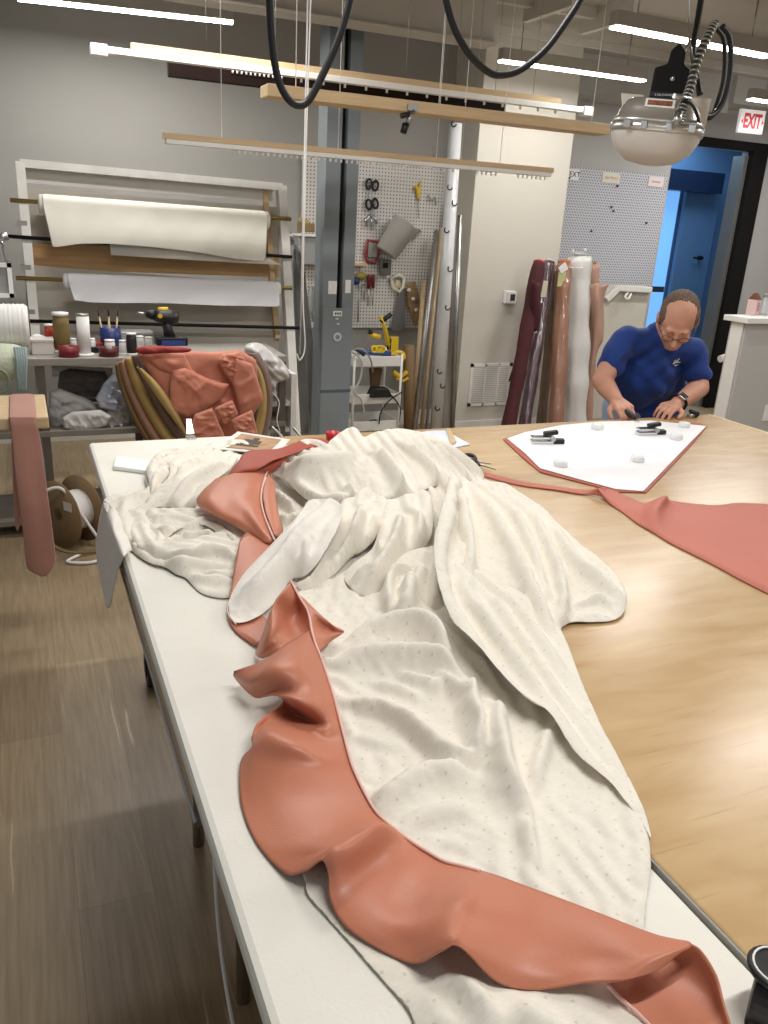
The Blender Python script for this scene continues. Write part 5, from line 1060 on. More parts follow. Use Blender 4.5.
MB().tube([K(357,350),K(366,352),K(390,354)], [.008,.02,.022], 12).build('barrel', M_bluet, t); MB().tube([K(355,349),K(360,352),K(364,356)], .01, 8).build('grip', M_black, t)
t = thing('yellow_hand_clamp','yellow clamp at the right end of the top tray','clamp',K(400,354)); MB().tube(crv([K(391,355),K(397,352),K(403,354),K(404,359)]), .016, 8).build('upper_jaw', M_yel, t); MB().tube(crv([K(393,358),K(399,358),K(403,361)]), .013, 8).build('lower_jaw', M_yel, t)
t = thing('yellow_quick_clamp','yellow and black clamp hanging from the right side of the cart','clamp',K(402,375)); MB().tube(crv([K(393,372),K(400,376),K(407,372)]), .018, 8).build('jaw', M_yel, t); MB().tube(crv([K(396,378),K(402,381),K(408,378)]), .012, 8).build('handle', M_yel, t); MB().tube([K(402,370),K(401,383)], .009, 8).build('bar', M_black, t)
t = thing('yellow_tape_roll_holder','round yellow tape holder standing on the top tray','holder',K(377,349)); 
for dx in (-3,1,4): MB().lathe([(.012,0),(.03,0),(.03,.02),(.012,.02),(.012,0)], Matrix.Translation(K(377+dx,349)) @ rotM('X', 90), 18).build('ring', M_yel, t)
t = thing('spray_gun','yellow and black spray gun standing behind the top tray','spray gun',K(385,335)); MB().tube([K(380,316),K(384,325),K(388,345)], [.018,.022,.028], 12, flat=.6).build('body', M_yel, t); MB().tube([K(381,322),K(391,314)], [.02,.016], 10).build('nozzle', M_black, t); MB().tube([K(386,332),K(388,349)], [.008,.01], 8).build('trigger', M_black, t)
t = thing('yellow_level','flat yellow case standing upright right of the spray gun','case',K(393,345)); MB().box(K(388,358,-.05), K(399,337,-.02)).build('case_body', M_yel, t, bevel=.004); MB().box(K(389.5,350,-.03), K(391.5,339,-.01)).build('black_strip', M_black, t)
t = thing('hand_saw','hand saw with yellow and black handle leaning left of the spray gun','saw',K(373,340)); MB().tube([K(369,333),K(374,336),K(380,337)], [.016,.02,.018], 10).build('handle', M_yel, t); MB().tube([K(369,332),K(372,333)], [.02,.02], 10).build('handle_end', M_black, t); MB().prism([(0,0),(.03,.0),(-.08,-.16),(-.1,-.14)], .003, Matrix.Translation(K(370,334)) @ rotM('X', 90)).build('blade', M_steel, t)
t = thing('charger_block','black charger block with its cables on the middle tray','charger',K(377,391,.1)); 
MB().prism([(-.09,-.03),(.09,-.03),(.05,.035),(-.06,.04)], .1, Matrix.Translation(K(377,391,.06)) @ rotM('X', 90)).build('block', M_black, t, bevel=.008)
MB().tube(crv([K(384,392,.12),K(392,396,.13),K(400,408,.13),K(399,422,.12)]), .005, 8).build('cable', M_black, t); MB().tube(crv([K(402,392,.14),K(390,400,.14),K(381,412,.14),K(379,424,.13)]), .005, 8).build('cable', M_black, t)
t = thing('white_cable_coil','pale cable hanging down the left side of the cart','cable',K(357,370,.14)); MB().tube(crv([K(352,352,.14),K(358,356,.15),K(362,364,.14),K(360,380,.14),K(354,392,.14),K(361,399,.14),K(365,414,.14)]), .007, 8).build('cable', M_lgrey, t)
tag(MB().tube(crv([K(351,350,.16),K(362,349,.18),K(370,358,.16),K(373,372,.15)]), .006, 8).build('grey_cable', M_alu, origin=K(351,350,.16)), 'grey cable looping over the front of the top tray', 'cable')
t = thing('olive_tool_case','olive flat tool case on the bottom tray of the cart','case',K(375,425,.1)); MB().box(K(352,430,.1), K(392,423,.02)).build('case_body', mat('olive_case', (104,100,70), .6), t, bevel=.006); MB().tube(crv([K(366,423,.11),K(374,420,.11),K(382,423,.11)]), .006, 8).build('handle', M_black, t)
t = thing('brown_tool_bag','small brown leather holder behind the middle tray','holder',K(374,380)); MB().prism([(-.05,.08),(.05,.08),(.03,-.07),(-.03,-.07)], .05, Matrix.Translation(K(374,378,-.08)) @ rotM('X', 90)).build('pouch', mat('leather_brown', (104,76,50), .7), t, bevel=.008)
# tubes and poles leaning in the corner
def pole(nm, lab, cat, a, b, r, m, n=14, parts=None):
    t = tag(MB().cyl(a, b, r, n).build(nm, m, origin=b), lab, cat); return t
py_ = 5.75
def G(px, py, y, z=None): return F(px, py, y)
def lean(top, bot, yt, yb):
    """extend a leaning pole, given two seen points, down to the floor"""
    a, b = F(top[0], top[1], yt), F(bot[0], bot[1], yb); t = (a.z-.012)/(a.z-b.z); return a, a.lerp(b, t)
a, b = lean((409,345),(409,430),5.62,5.6); pole('cardboard_tube', 'wide brown cardboard tube standing right of the white cart', 'tube', a, b, .042, M_card, 20)
a, b = lean((437,231),(414,432),5.95,5.55); pole('steel_pole', 'long silver pole leaning between the pegboard and the foil duct', 'pole', a, b, .022, M_alu)
a, b = lean((442,228),(421,432),6.0,5.6); pole('pine_batten', 'long thin pine batten leaning right beside the silver pole', 'batten', a, b, .017, M_tan, 4)
a, b = lean((424,281),(413,430),6.0,5.7); pole('pine_batten', 'shorter pine batten leaning left of the silver pole', 'batten', a, b, .022, M_tan, 4)
a, b = lean((447,205),(426,432),6.03,5.66); pole('grey_trim_strip', 'grey flat trim strip leaning just left of the foil duct', 'trim strip', a, b, .013, mat('grey_trim', (150,152,146), .5), 4)
a, b = lean((445,215),(433,432),6.03,5.7); pole('green_grey_strip', 'green-grey strip leaning behind the foil duct', 'trim strip', a, b, .014, mat('green_grey_trim', (128,134,124), .5), 4)
# printed foil-faced roll with U shaped marks
a, b = lean((455.5,124),(436,431),5.56,5.45); t = thing('silver_wrapped_roll', 'tall silver-white wrapped roll with small black U marks, leaning on the pillar', 'fabric roll', b)
MB().cyl(a, b, .047, 24).build('wrapped_roll', mat('silver_wrap', (200,200,200), .35, spec=.7, bump=.15, bscale=10), t)
ax_ = (b-a).normalized(); sd = ax_.cross(Vector((0,1,0))).normalized(); vw = Vector((-.48,-.87,0)); vw = (vw-ax_*vw.dot(ax_)).normalized(); sd = ax_.cross(vw).normalized()
for i, (sx, sy) in enumerate([(454,123),(450,187),(457,203),(447,230),(453,269),(450,307),(440,370),(446,384),(438,406)]):
    w0 = F(sx, sy, 5.5); k = (w0-a).dot(ax_); c0_ = a+ax_*k; off = max(-.03, min(.03, (w0-c0_).dot(sd))); 
    pts = []
    for q in range(9):
        an = -1.9+3.8*q/8+.5; u = off+.017*math.sin(an); v_ = .019*math.cos(an)
        al = math.asin(max(-.9, min(.9, u/.048))); pts.append(c0_ + ax_*v_ + sd*.0485*math.sin(al) + vw*.0485*math.cos(al))
    MB().tube(pts, .0042, 6).build('printed_mark', M_blackm, t)
a, b = lean((460,215),(452,431),5.63,5.6); pole('bare_steel_rail', 'bare steel rail standing against the edge of the pillar', 'rail', a, b, .02, M_steel, 6)
# ================================================================ pillar: thermostat and grille
p = F(509,297,PY); t = thing('wall_thermostat', 'white wall thermostat with a dark square screen on the pale pillar', 'thermostat', (p.x,PY,p.z)); 
s_ = .049
MB().box((p.x-s_-.008,PY-.012,p.z-s_), (p.x+s_,PY-.001,p.z+s_)).build('wall_plate', M_whitep, t, bevel=.004); MB().box((p.x-s_+.018,PY-.03,p.z-s_), (p.x+s_+.006,PY-.012,p.z+s_-.004)).build('case', M_whitep, t, bevel=.006)
MB().box((p.x-.006,PY-.032,p.z-.026), (p.x+.036,PY-.03,p.z+.024)).build('screen', mat('dark_screen', (66,70,74), .2), t)
a, b = F(467,406,PY), F(512,363,PY); t = thing('return_air_grille', 'white louvred return air grille low on the pale pillar', 'vent grille', ((a.x+b.x)/2,PY,(a.z+b.z)/2))
f_ = MB(); f_.box((a.x,PY-.012,a.z), (b.x,PY-.001,a.z+.025)).box((a.x,PY-.012,b.z-.025), (b.x,PY-.001,b.z)).box((a.x,PY-.012,a.z), (a.x+.025,PY-.001,b.z)).box((b.x-.025,PY-.012,a.z), (b.x,PY-.001,b.z))
for q in (.36,.68): f_.box((a.x+(b.x-a.x)*q-.006,PY-.012,a.z), (a.x+(b.x-a.x)*q+.006,PY-.001,b.z))
f_.build('frame', M_white, t)
MB().box((a.x+.02,PY-.003,a.z+.02), (b.x-.02,PY-.0015,b.z-.02)).build('dark_backing', mat('vent_backing', (140,138,134), .8), t)
sl = MB()
for i in range(19):
    z = a.z+.035+i*(b.z-a.z-.07)/18; sl.box((a.x+.024,PY-.010,z-.0052), (b.x-.024,PY-.003,z+.0052))
sl.build('louvres', M_white, t)
# ================================================================ fabric rolls against the pillar
def roll(nm, lab, top, bot, w, m, yt=5.5, yb=5.3, wrap=None, fold=None):
    a, b = lean(top, bot, yt, yb); t = thing(nm, lab, 'fabric roll', b)
    r = w*.0071/2*1.22; n = 16; pr = []; L_ = (b-a).length; rg = random.Random(int(top[0]))
    vs = []; K_ = 30; N_ = 26
    axx = (b-a).normalized(); s1 = axx.cross(Vector((0,1,0))).normalized(); s2 = axx.cross(s1)
    for i in range(K_+1):
        rr = r*(1+.05*math.sin(i*.9+top[0])+.03*rg.uniform(-1,1)); rr *= .9 if i in (0, K_) else 1
        for j in range(N_):
            an = 2*PI*j/N_; q = rr*(1+.045*math.sin(3*an+i*.35)+.03*math.sin(7*an-i*.2)); vs.append(a+axx*(L_*i/K_)+(s1*math.cos(an)+s2*math.sin(an))*q)
    fs = [(i*N_+j, i*N_+(j+1)%N_, (i+1)*N_+(j+1)%N_, (i+1)*N_+j) for i in range(K_) for j in range(N_)]+[tuple(range(N_))[::-1], tuple(range(K_*N_, (K_+1)*N_))]
    MB().add(vs, fs, True).build('wound_cloth', m, t)
    MB().cyl(a-axx*.02, a+axx*.03, r*.35, 14).build('core', M_card, t)
    return t, a, b, r
M_mar = mat('maroon_velvet', (66,16,22), .85, bump=.2, bscale=10); M_pur = mat('purple_plastic_wrapped_cloth', (84,60,68), .18, spec=.9, bump=.9, bscale=22, var=.4, vscale=20, coat=.6, stretch=(1,1,.35))
M_brn = mat('brown_wrapped_cloth', (108,84,64), .25, bump=.6, bscale=22, var=.25, vscale=20, coat=.4, stretch=(1,1,.35)); M_cop = mat('copper_wrapped_cloth', (150,108,86), .3, bump=.6, bscale=20, var=.2, vscale=16, coat=.5, stretch=(1,1,.35))
M_pad = mat('white_quilt_wrap', (214,212,208), .4, bump=.6, bscale=16, spec=.5, stretch=(1,1,.4)); M_pnk = mat('rose_pink_cloth', (184,146,128), .8, bump=.1, bscale=80)
t, a, b, r = roll('maroon_fabric_roll', 'maroon fabric roll with a loose fold, leftmost of the standing rolls', (539,263),(508,431),12,M_mar,5.40,5.02)
q = lambda x, y, d=0: F(x, y, 5.28-d)
MB().sheet(patch_w([[q(532,280),q(530,300),q(527,320),q(522,338)],[q(536,282,.05),q(535,302,.07),q(534,318,.05),q(531,333,.03)],[q(540,283,.03),q(540,300,.04),q(540,318,.05),q(538,330,.05)]],4,4)).build('loose_fold', M_mar, t, solid=.01)
MB().sheet([[q(528,325,-.08),q(515,360,-.08),q(508,382,-.05)],[q(532,330,-.04),q(520,364,-.05),q(512,380,-.04)]]).build('hanging_corner', M_mar, t, solid=.006)
tc_ = a+(b-a).normalized()*-.004; MB().lathe([(0,0),(.04,0),(.043,.02),(.02,.03),(0,.03)], axis_M(a+(b-a).normalized()*.01, a-(b-a).normalized()), 18).build('red_end', mat('bright_red_cloth', (178,34,46), .7), t)
t, a, b, r = roll('purple_wrapped_roll', 'plum fabric roll in shiny creased plastic with a paper tag', (549,262),(524,430),11,M_pur,5.53,5.2)
c = F(544.5,289,5.38); MB().box((c.x-.026,c.y-.0,c.z-.06), (c.x+.024,c.y+.002,c.z+.06), None).build('paper_tag', mat('pale_tag_paper', (206,204,178), .6), t)
MB().lathe([(0,0),(.038,0),(.04,.014),(0,.016)], axis_M(a, a-(b-a).normalized()), 16).build('pale_end', M_lgrey, t)
t, a, b, r = roll('brown_wrapped_roll', 'narrow brown roll in clear plastic behind the plum one', (556,268),(541,429),9,M_brn,5.6,5.42)
t, a, b, r = roll('copper_wrapped_roll', 'copper-orange fabric roll in clear plastic with tags near its top', (564,264),(556,428),14,M_cop,5.44,5.12)
c = F(562,279,5.35); MB().box((c.x-.035,c.y,c.z-.055), (c.x+.03,c.y+.002,c.z+.05)).build('green_tag', mat('pale_green_tag', (196,200,140), .6), t); c = F(563,268,5.34); MB().add([c+Vector(v) for v in ((-.045,-.004,0),(-.01,-.004,-.04),(.045,-.004,-.005),(.01,-.004,.045))], [(0,1,2,3)]).build('white_tag', M_whitep, t, solid=.002)
MB().lathe([(0,-.01),(.045,0),(.05,.02),(.02,.03),(0,.03)], axis_M(a, a-(b-a).normalized()), 16).build('orange_end', mat('orange_cloth_end', (190,104,60), .7), t)
t, a, b, r = roll('white_padded_roll', 'fat white padded roll wrapped in film, tallest and widest of the standing rolls', (579.5,257),(575,425),21.5,M_pad,5.52,5.36)
MB().ball(F(580,254,5.5), (.055,.05,.02), 16).ball(F(573,252,5.48), (.018,.02,.025), 10).ball(F(585,251,5.48), (.02,.02,.02), 10).build('twisted_film_end', mat('clear_bag_film', (1,1,1)), t)
for py in (268,370): c0_ = F(579,py,5.35); MB().tube([c0_+Vector((.078*math.cos(k*PI/10), .09+.078*math.sin(k*PI/10)*1.0, 0)) for k in range(20)], .003, 6, closed=True).build('tie_band', M_whitep, t)
t, a, b, r = roll('rose_pink_fabric_roll', 'dusty rose fabric roll with a drooping corner, right behind the white padded roll', (594.5,264),(587,425),10,M_pnk,5.6,5.56)
q = lambda x, y, d=0: F(x, y, 5.44-d)
MB().sheet(patch_w([[q(590,285),q(590,310),q(593,340),q(590,380)],[q(597,283,.05),q(597,300,.08),q(597,322,.05),q(598,350,.0)],[q(603,285,.05),q(601,300,.03),q(600,318,.02),q(603,338,.0)],[q(609,284,.02),q(606,290,.02),q(603,300,.0),q(604,312,.0)]],5,5)).build('drooping_corner', M_pnk, t, solid=.006)
# ================================================================ perforated panel on the doorway wall
M_perf = peg_mat('perforated_metal', (198,198,204), (122,122,134), .027, .0072, True)
yq = DWY-.05; a, b = F(566,286,yq), F(668,169,yq)
t = thing('perforated_wall_panel', 'large light grey perforated metal panel left of the doorway', 'panel', ((a.x+b.x)/2,yq,a.z))
MB().box((PX1+.06,yq,a.z), (F(668,175,yq).x,yq+.012,F(620,171,yq).z)).build('sheet', M_perf, t)
zt = F(620,171,yq).z
for i, (px, w, m_) in enumerate(((573,.08,M_whitep),(611,.12,mat('cream_label', (222,214,202), .6)),(656,.11,mat('pinkish_label', (226,214,214), .6)))):
    c = F(px,173+(px-573)*.085,yq); MB().box((c.x-w*.75,yq-.006,zt-.1), (c.x+w*.75,yq-.001,zt-.02)).build('paper_label', m_, t)
def text(nm, s, size, loc, par, m, rot=(PI/2,0,0), ext=.0006, bold=0, align='CENTER'):
    cu = bpy.data.curves.new(nm, 'FONT'); cu.body = s; cu.size = size; cu.extrude = ext; cu.align_x = align; cu.align_y = 'CENTER'; cu.offset = bold
    tmp = bpy.data.objects.new(nm+'_tmp', cu); C.objects.link(tmp); bpy.context.view_layer.update()
    me = bpy.data.meshes.new_from_object(tmp); bpy.data.objects.remove(tmp)
    o = bpy.data.objects.new(nm, me); C.objects.link(o); me.materials.clear(); me.materials.append(m)
    o.parent = par; o.location = Vector(loc)-WLOC.get(par.name, Vector((0,0,0))) if par else Vector(loc); o.rotation_euler = rot; WLOC[o.name] = Vector(loc)
    return o
c = F(575,175,yq-.008); text('label_text', 'EXT', .06, (F(574,177,yq).x,yq-.007,zt-.06), t, M_blackm)
c = F(611,177,yq); text('label_text', 'the Perry', .035, (c.x,yq-.007,zt-.06), t, mat('gold_print', (190,150,90), .5)); c = F(656,180,yq); text('label_text', 'Perform', .028, (c.x,yq-.007,zt-.06), t, mat('pink_print', (200,110,120), .5))
for (px, py) in ((569,178),(617,186),(611,207),(613,211),(646,223),(591,231)): c = F(px,py,yq); MB().cyl((c.x,yq-.012,c.z), (c.x,yq,c.z), .008, 8).build('peg', M_blackm, t)
# railing under the panel
ry = 5.95; t = thing('white_handrail', 'white handrail on a stair wall just below the perforated panel', 'handrail', F(620,293,ry))
M_rail = M_white
tb = MB(); bar(tb, F(606,300,ry), F(619,287.5,ry), .05, .04); bar(tb, F(618,288,ry), F(652,290,ry), .05, .04); tb.build('rail', M_rail, t, bevel=.006)
MB().tube(crv([F(628,292,ry),F(625,297,ry-.02),F(628,299,ry-.05),F(631,294,ry-.02)]), .01, 8).build('bracket', M_white, t)
MB().box((F(606,300,ry).x,ry+.03,0), (F(650,300,ry).x,ry+.12,F(630,286,ry).z)).build('rail_wall', M_wall2, t)
MB().box(F(652,292,ry-.02), F(663,286.5,ry)).build('end_bracket', mat('dark_transom', (1,1,1)), t)
# exit sign
p = F(751,122.5,DWY-.42); t = thing('exit_sign', 'white exit sign with red letters hanging above the right side of the doorway', 'exit sign', p)
T = Matrix.Translation(p) @ rotM('Z', -6) @ Matrix.Scale(1.13,4); MB().box((-.11,-.012,-.075), (.11,.02,.085), T).build('sign_face', mat('lit_sign_plastic', (240,236,236), .4, emit=.25), t, bevel=.006)
sl_ = text('sign_letters', 'EXIT', .15, T @ Vector((0,-.0135,.003)), t, mat('exit_red', (224,60,76), .4, emit=.15), (PI/2,0,math.radians(-6)), bold=.006); sl_.scale = (.58,1,1)
for sx in (-1,1): MB().add([T @ Vector(v) for v in ((sx*.085,-.0145,.02),(sx*.101,-.0145,.002),(sx*.085,-.0145,-.016))], [(0,1,2)]).build('sign_arrow', mat('exit_red', (1,1,1)), t, solid=.001)
MB().cyl(p+Vector((0,0,.085)), (p.x,p.y,ZC-.28), .008, 8).build('stem', M_white, t)
# half wall: outlet, carton, jar, rail end
a = F(765,413,hwy0); t = thing('wall_outlet', 'white outlet on the grey half wall at the right picture edge', 'outlet', a); MB().box((a.x-.02,hwy0-.008,a.z-.06), (a.x+.05,hwy0-.001,a.z+.06)).build('cover_plate', M_whitep, t, bevel=.003); MB().box((a.x+.0,hwy0-.01,a.z-.03), (a.x+.03,hwy0-.008,a.z+.03)).build('socket', M_whitep, t, bevel=.002)
a = U(752,314,y=4.6); t = thing('pink_carton', 'small pink and white carton with a brown folded top on the half wall cap', 'carton', (a.x,4.6,1.1))
c = Vector((a.x,4.6,1.1)); T = Matrix.Translation(c) @ rotM('Z', 20)
MB().box((-.035,-.035,.001), (.035,.035,.11), T).build('box_body', mat('pink_white_card', (222,190,186), .6), t, bevel=.002); MB().add([T @ Vector(v) for v in ((-.035,-.035,.11),(.035,-.035,.11),(.035,.035,.11),(-.035,.035,.11),(-.035,0,.155),(.035,0,.155))], [(0,1,5,4),(3,2,5,4),(0,3,4),(1,2,5)]).build('folded_top', mat('brown_card_print', (120,72,52), .6), t)
for i in range(4): MB().box((-.022,-.0365,.03+i*.016), (.02-.006*(i%2),-.0355,.038+i*.016), T).build('printed_line', mat('pink_print', (1,1,1)), t)
a = U(766,312,y=4.55); t = thing('clear_jar', 'clear jar beside the pink carton, cut by the right picture edge', 'jar', (a.x+.03,4.6,1.1)); c = Vector((a.x+.03,4.6,1.101))
MB().lathe([(0,0),(.045,0),(.048,.03),(.044,.07),(.02,.1),(.018,.13),(.015,.13),(.016,.1),(.04,.07),(.044,.03),(.04,.004),(0,.004)], Matrix.Translation(c), 24).build('glass', mat('jar_glass', (224,226,226), .08, alpha=.4, spec=.8), t); MB().lathe([(0,.13),(.021,.13),(.021,.15),(0,.15)], Matrix.Translation(c), 18).build('lid', M_alu, t)
a = U(720,359,y=5.3); tag(MB().tube([a+Vector((0,0,0)), a+Vector((.5,0,.12))], [.03,.03], 14).build('stair_rail_end', M_white, origin=a), 'rounded white rail end sticking out left of the half wall', 'handrail')
# ================================================================ overhead
def track(nm, lab, x0, y0, x1, y1, y, parts):
    a, b = F(x0, y0, y), F(x1, y1, y); a.z = b.z = (a.z+b.z)/2; t = thing(nm, lab, 'hanging track', a); return t, a, b
ty = 4.2
t, a, b = track('white_curtain_track', 'longest white curtain track with a wood batten on top, hanging below the lights', 95,50,588,107, ty, 0)
MB().box((a.x,ty-.02,a.z-.022), (b.x,ty+.02,a.z+.006)).build('rail', M_white, t, bevel=.003)
MB().box((F(131,50,ty).x,ty-.016,a.z+.0065), (F(560,98,ty).x,ty+.016,a.z+.034)).build('wood_batten', M_tan, t)
for (xx, w) in ((a.x,.05),(b.x-.02,.04)): MB().box((xx-.02,ty-.03,a.z-.035), (xx+w,ty+.03,a.z+.012)).build('end_cap', M_whitep, t, bevel=.004)
for q in (.31,.44,.57,.68,.77,.86): 
    xx = a.x+(b.x-a.x)*q; MB().tube([(xx,ty,a.z+.03),(xx,ty,ZC)], .0015, 6).build('hanging_wire', M_steel, t)
for i in range(14):
    xx = a.x+(b.x-a.x)*(.36+.043*i); MB().cyl((xx,ty,a.z-.04), (xx,ty,a.z-.022), .006, 8).build('glider', M_whitep, t)
t, a, b = track('dark_curtain_track', 'dark brown curtain track hanging just behind the long white one', 168,66,505,103, 4.35, 0)
MB().box((a.x,4.335,a.z-.055), (b.x,4.375,a.z+.03)).build('rail', M_brown, t, bevel=.003)
for i in range(12): MB().tube([(a.x+.3+i*.022,4.33,a.z-.01),(a.x+.3+i*.022,4.33,a.z+.008)], .005, 6).build('carrier', M_whitep, t)
for q in (.1,.9): MB().tube([(a.x+(b.x-a.x)*q,4.355,a.z+.03),(a.x+(b.x-a.x)*q,4.355,ZC)], .0015, 6).build('hanging_wire', M_steel, t)
t, a, b = track('lower_curtain_track', 'lower white curtain track with carriers under a wood batten, in front of the pegboard', 163,137,552,174, 3.8, 0)
MB().box((a.x,3.785,a.z), (b.x,3.815,a.z+.022)).build('wood_batten', M_tan, t); MB().box((a.x+.01,3.785,a.z-.02), (b.x-.01,3.815,a.z-.0005)).build('rail', M_white, t, bevel=.003)
for i in range(62):
    if 18 < i < 58 and i % 9 > 4 and i > 30: continue
    xx = a.x+.32+i*.0262
    if xx < b.x-.03: MB().cyl((xx,3.8,a.z-.036), (xx,3.8,a.z-.02), .005, 6).build('carrier', M_whitep, t)
for px in (222,338,437,462,501): 
    xx = F(px,150,3.8).x; MB().tube([(xx,3.8,a.z+.02),(xx,3.8,ZC)], .0014, 6).build('hanging_wire', M_wth, t)
# pine board with spring clamp
yb = 3.55; a, b = F(268,88,yb), F(610,131,yb); t = thing('hanging_pine_board', 'long pine board hanging across the room with a clamp under it', 'board', a); zc = (a.z+b.z)/2
MB().box((a.x,yb,zc-.022), (b.x,yb+.12,zc+.024)).build('board', M_tan, t, bevel=.003)
for px in (300,446,603): xx = F(px,90,yb).x; MB().tube([(xx,yb+.06,zc+.02),(xx,yb+.06,ZC)], .002, 6).build('hanging_cord', M_wth, t)
c = F(411,110,yb+.02); t = thing('board_spring_clamp', 'small clamp with black tips gripping the underside of the pine board', 'clamp', c)
MB().tube([F(413,110,yb+.0),F(410,118,yb-.01),F(407,124,yb-.01)], [.012,.014,.012], 10).build('handle', M_steel, t); MB().tube([F(406,124,yb-.01),F(403,133,yb-.01)], [.016,.014], 10).build('handle_tip', M_black, t)
MB().tube([F(409,114,yb-.02),F(401,116,yb-.02)], [.01,.012], 8).build('side_tip', M_black, t); MB().box(F(408,110,yb-.012), F(417,105,yb+.0)).build('jaw', M_steel, t)
# hanging white cords (blind cords)
cd_ = MB(); p0_ = F(308,-12,3.3); p1_ = F(300,354,3.3)
tag(MB().tube([p0_,p1_], .003, 8).build('hanging_white_cord', M_wth, origin=p0_), 'thick white cord hanging in front of the rack, the left one of the pair', 'cord')
p0_ = F(311,-12,3.3); tag(MB().tube(crv([p0_,F(306,150,3.3),F(303,290,3.3),F(305,345,3.3),F(300,360,3.3),F(297,354,3.3)]), .003, 8).build('looped_white_cord', M_wth, origin=p0_), 'thinner white cord ending in a loop beside the rack', 'cord')
# black cables
def cable(px, y, r, lab, nm='black_cable'):
    pts = crv([F(q[0], q[1], y) for q in px], 8); tag(MB().tube(pts, r, 12).build(nm, M_black, origin=pts[0]), lab, 'cable')
cable([(269,-30),(269.5,0),(272,40),(277,75),(286,96),(297,105),(309,100),(325,70),(340,35),(350,0),(356,-30)], 2.2, .0095, 'thick black cable loop dipping in front of the pine board')
cable([(443,-30),(446,0),(455,30),(470,55),(487,71),(500,75),(520,70),(545,50),(566,22),(580,0),(594,-30)], 2.2, .0095, 'thick black cable loop dipping left of the shop lamp')
# ================================================================ industrial shop lamp
hy = 2.75; def_ = None
lp = thing('industrial_shop_lamp', 'large industrial shop lamp with frosted bowl and armoured cable, hanging at upper right', 'lamp', F(657,120,hy))
cxy = F(656,131,hy); T = Matrix.Translation(Vector((cxy.x,hy,cxy.z))) @ rotM('Z', -38) @ rotM('Y', 3); sc = .00345
def ell(prof, m, nm, T=T, ky_=.8, n=40, sup=2.6):
    mb = MB(); vs = []; k = len(prof)
    for r_, z_ in prof:
        for j in range(n):
            an = 2*PI*j/n; c_, s_ = math.cos(an), math.sin(an); q = (abs(c_)**sup+abs(s_)**sup)**(-1/sup); vs.append(T @ Vector((r_*c_*q, r_*ky_*s_*q, z_)))
    fs = [(i*n+j, i*n+(j+1)%n, (i+1)*n+(j+1)%n, (i+1)*n+j) for i in range(k-1) for j in range(n)]
    mb.add(vs, fs, True); mb.f.append(list(range(n))[::-1]); mb.f.append([(k-1)*n+j for j in range(n)]); mb.m += [0,0]; mb.smooth += [False]*2
    return mb.build(nm, m, lp)
M_hood = mat('polished_lamp_metal', (205,203,198), .3, metal=.8, bump=.1, bscale=8)
ell([(.165,.012),(.168,-.0),(.163,-.032),(.14,-.075),(.095,-.108),(.03,-.122),(.005,-.123)], mat('frosted_glass_bowl', (206,200,192), .35, spec=.6), 'glass_bowl', ky_=.85)
ell([(.172,-.014),(.174,0),(.172,.014),(.166,.016)], M_hood, 'rim_band', ky_=.85)
ell([(.17,.014),(.163,.03),(.154,.036),(.147,.062),(.128,.092),(.114,.101),(.08,.103)], M_hood, 'metal_hood', ky_=.8, sup=3.6)
for sx in (-.11,-.05,.04,.12): MB().box((sx-.012,-.152,-.012), (sx+.012,-.146,.016), T).build('rim_clip', M_steel, lp, bevel=.002)
# cream side wings
MB().add([T @ Vector(v) for v in ((-.155,.01,.12),(-.07,.01,.12),(-.07,.01,.06),(-.135,.01,.05))], [(0,1,2,3)]).build('cream_bracket', mat('cream_lamp_bracket', (218,208,192), .6), lp, solid=.006)
MB().add([T @ Vector(v) for v in ((.1,-.02,.12),(.172,-.02,.12),(.172,-.02,.0),(.15,-.02,.0))], [(0,1,2,3)]).build('cream_bracket', mat('cream_lamp_bracket', (1,1,1)), lp, solid=.006)
# black ballast box
bb = T @ Matrix.Translation((-.0,0,.1)); 
MB().prism([(-.045,.11),(-.042,.14),(.03,.18),(.03,.0)] if 0 else [(-.05,0),(.085,0),(.085,.095),(.05,.115),(.045,.16),(.02,.185),(-.005,.16),(-.008,.115),(-.05,.1)], .1, bb @ Matrix.Translation((-.0,.05,.005)) @ rotM('X', 90)).build('ballast_box', M_blackm, lp, bevel=.006)
MB().box((-.048,-.055,.008), (.08,-.0505,.026), bb).build('name_plate', M_black, lp)
text('name_plate_letters', 'E-706 CHICAGO 90936', .0095, bb @ Vector((.016,-.0562,.017)), lp, M_whitep, (PI/2,0,math.radians(-38)), ext=.0003)
c0_ = bb @ Vector((.02,-.052,.072)); MB().lathe([(0,0),(.009,0),(.009,.003),(0,.004)], Matrix.Translation(c0_) @ rotM('Z',-38) @ rotM('X', 90), 14).build('screw', M_chrome, lp)
MB().box((-.06,-.131,.044), (.045,-.128,.072), T @ rotM('X', -10)).build('warning_label', mat('white_card', (1,1,1)), lp)
MB().box((-.052,-.1325,.05), (.035,-.1315,.067), T @ rotM('X', -10)).build('label_print', mat('orange_brown_print', (150,88,46), .5, var=.5, vscale=60), lp)
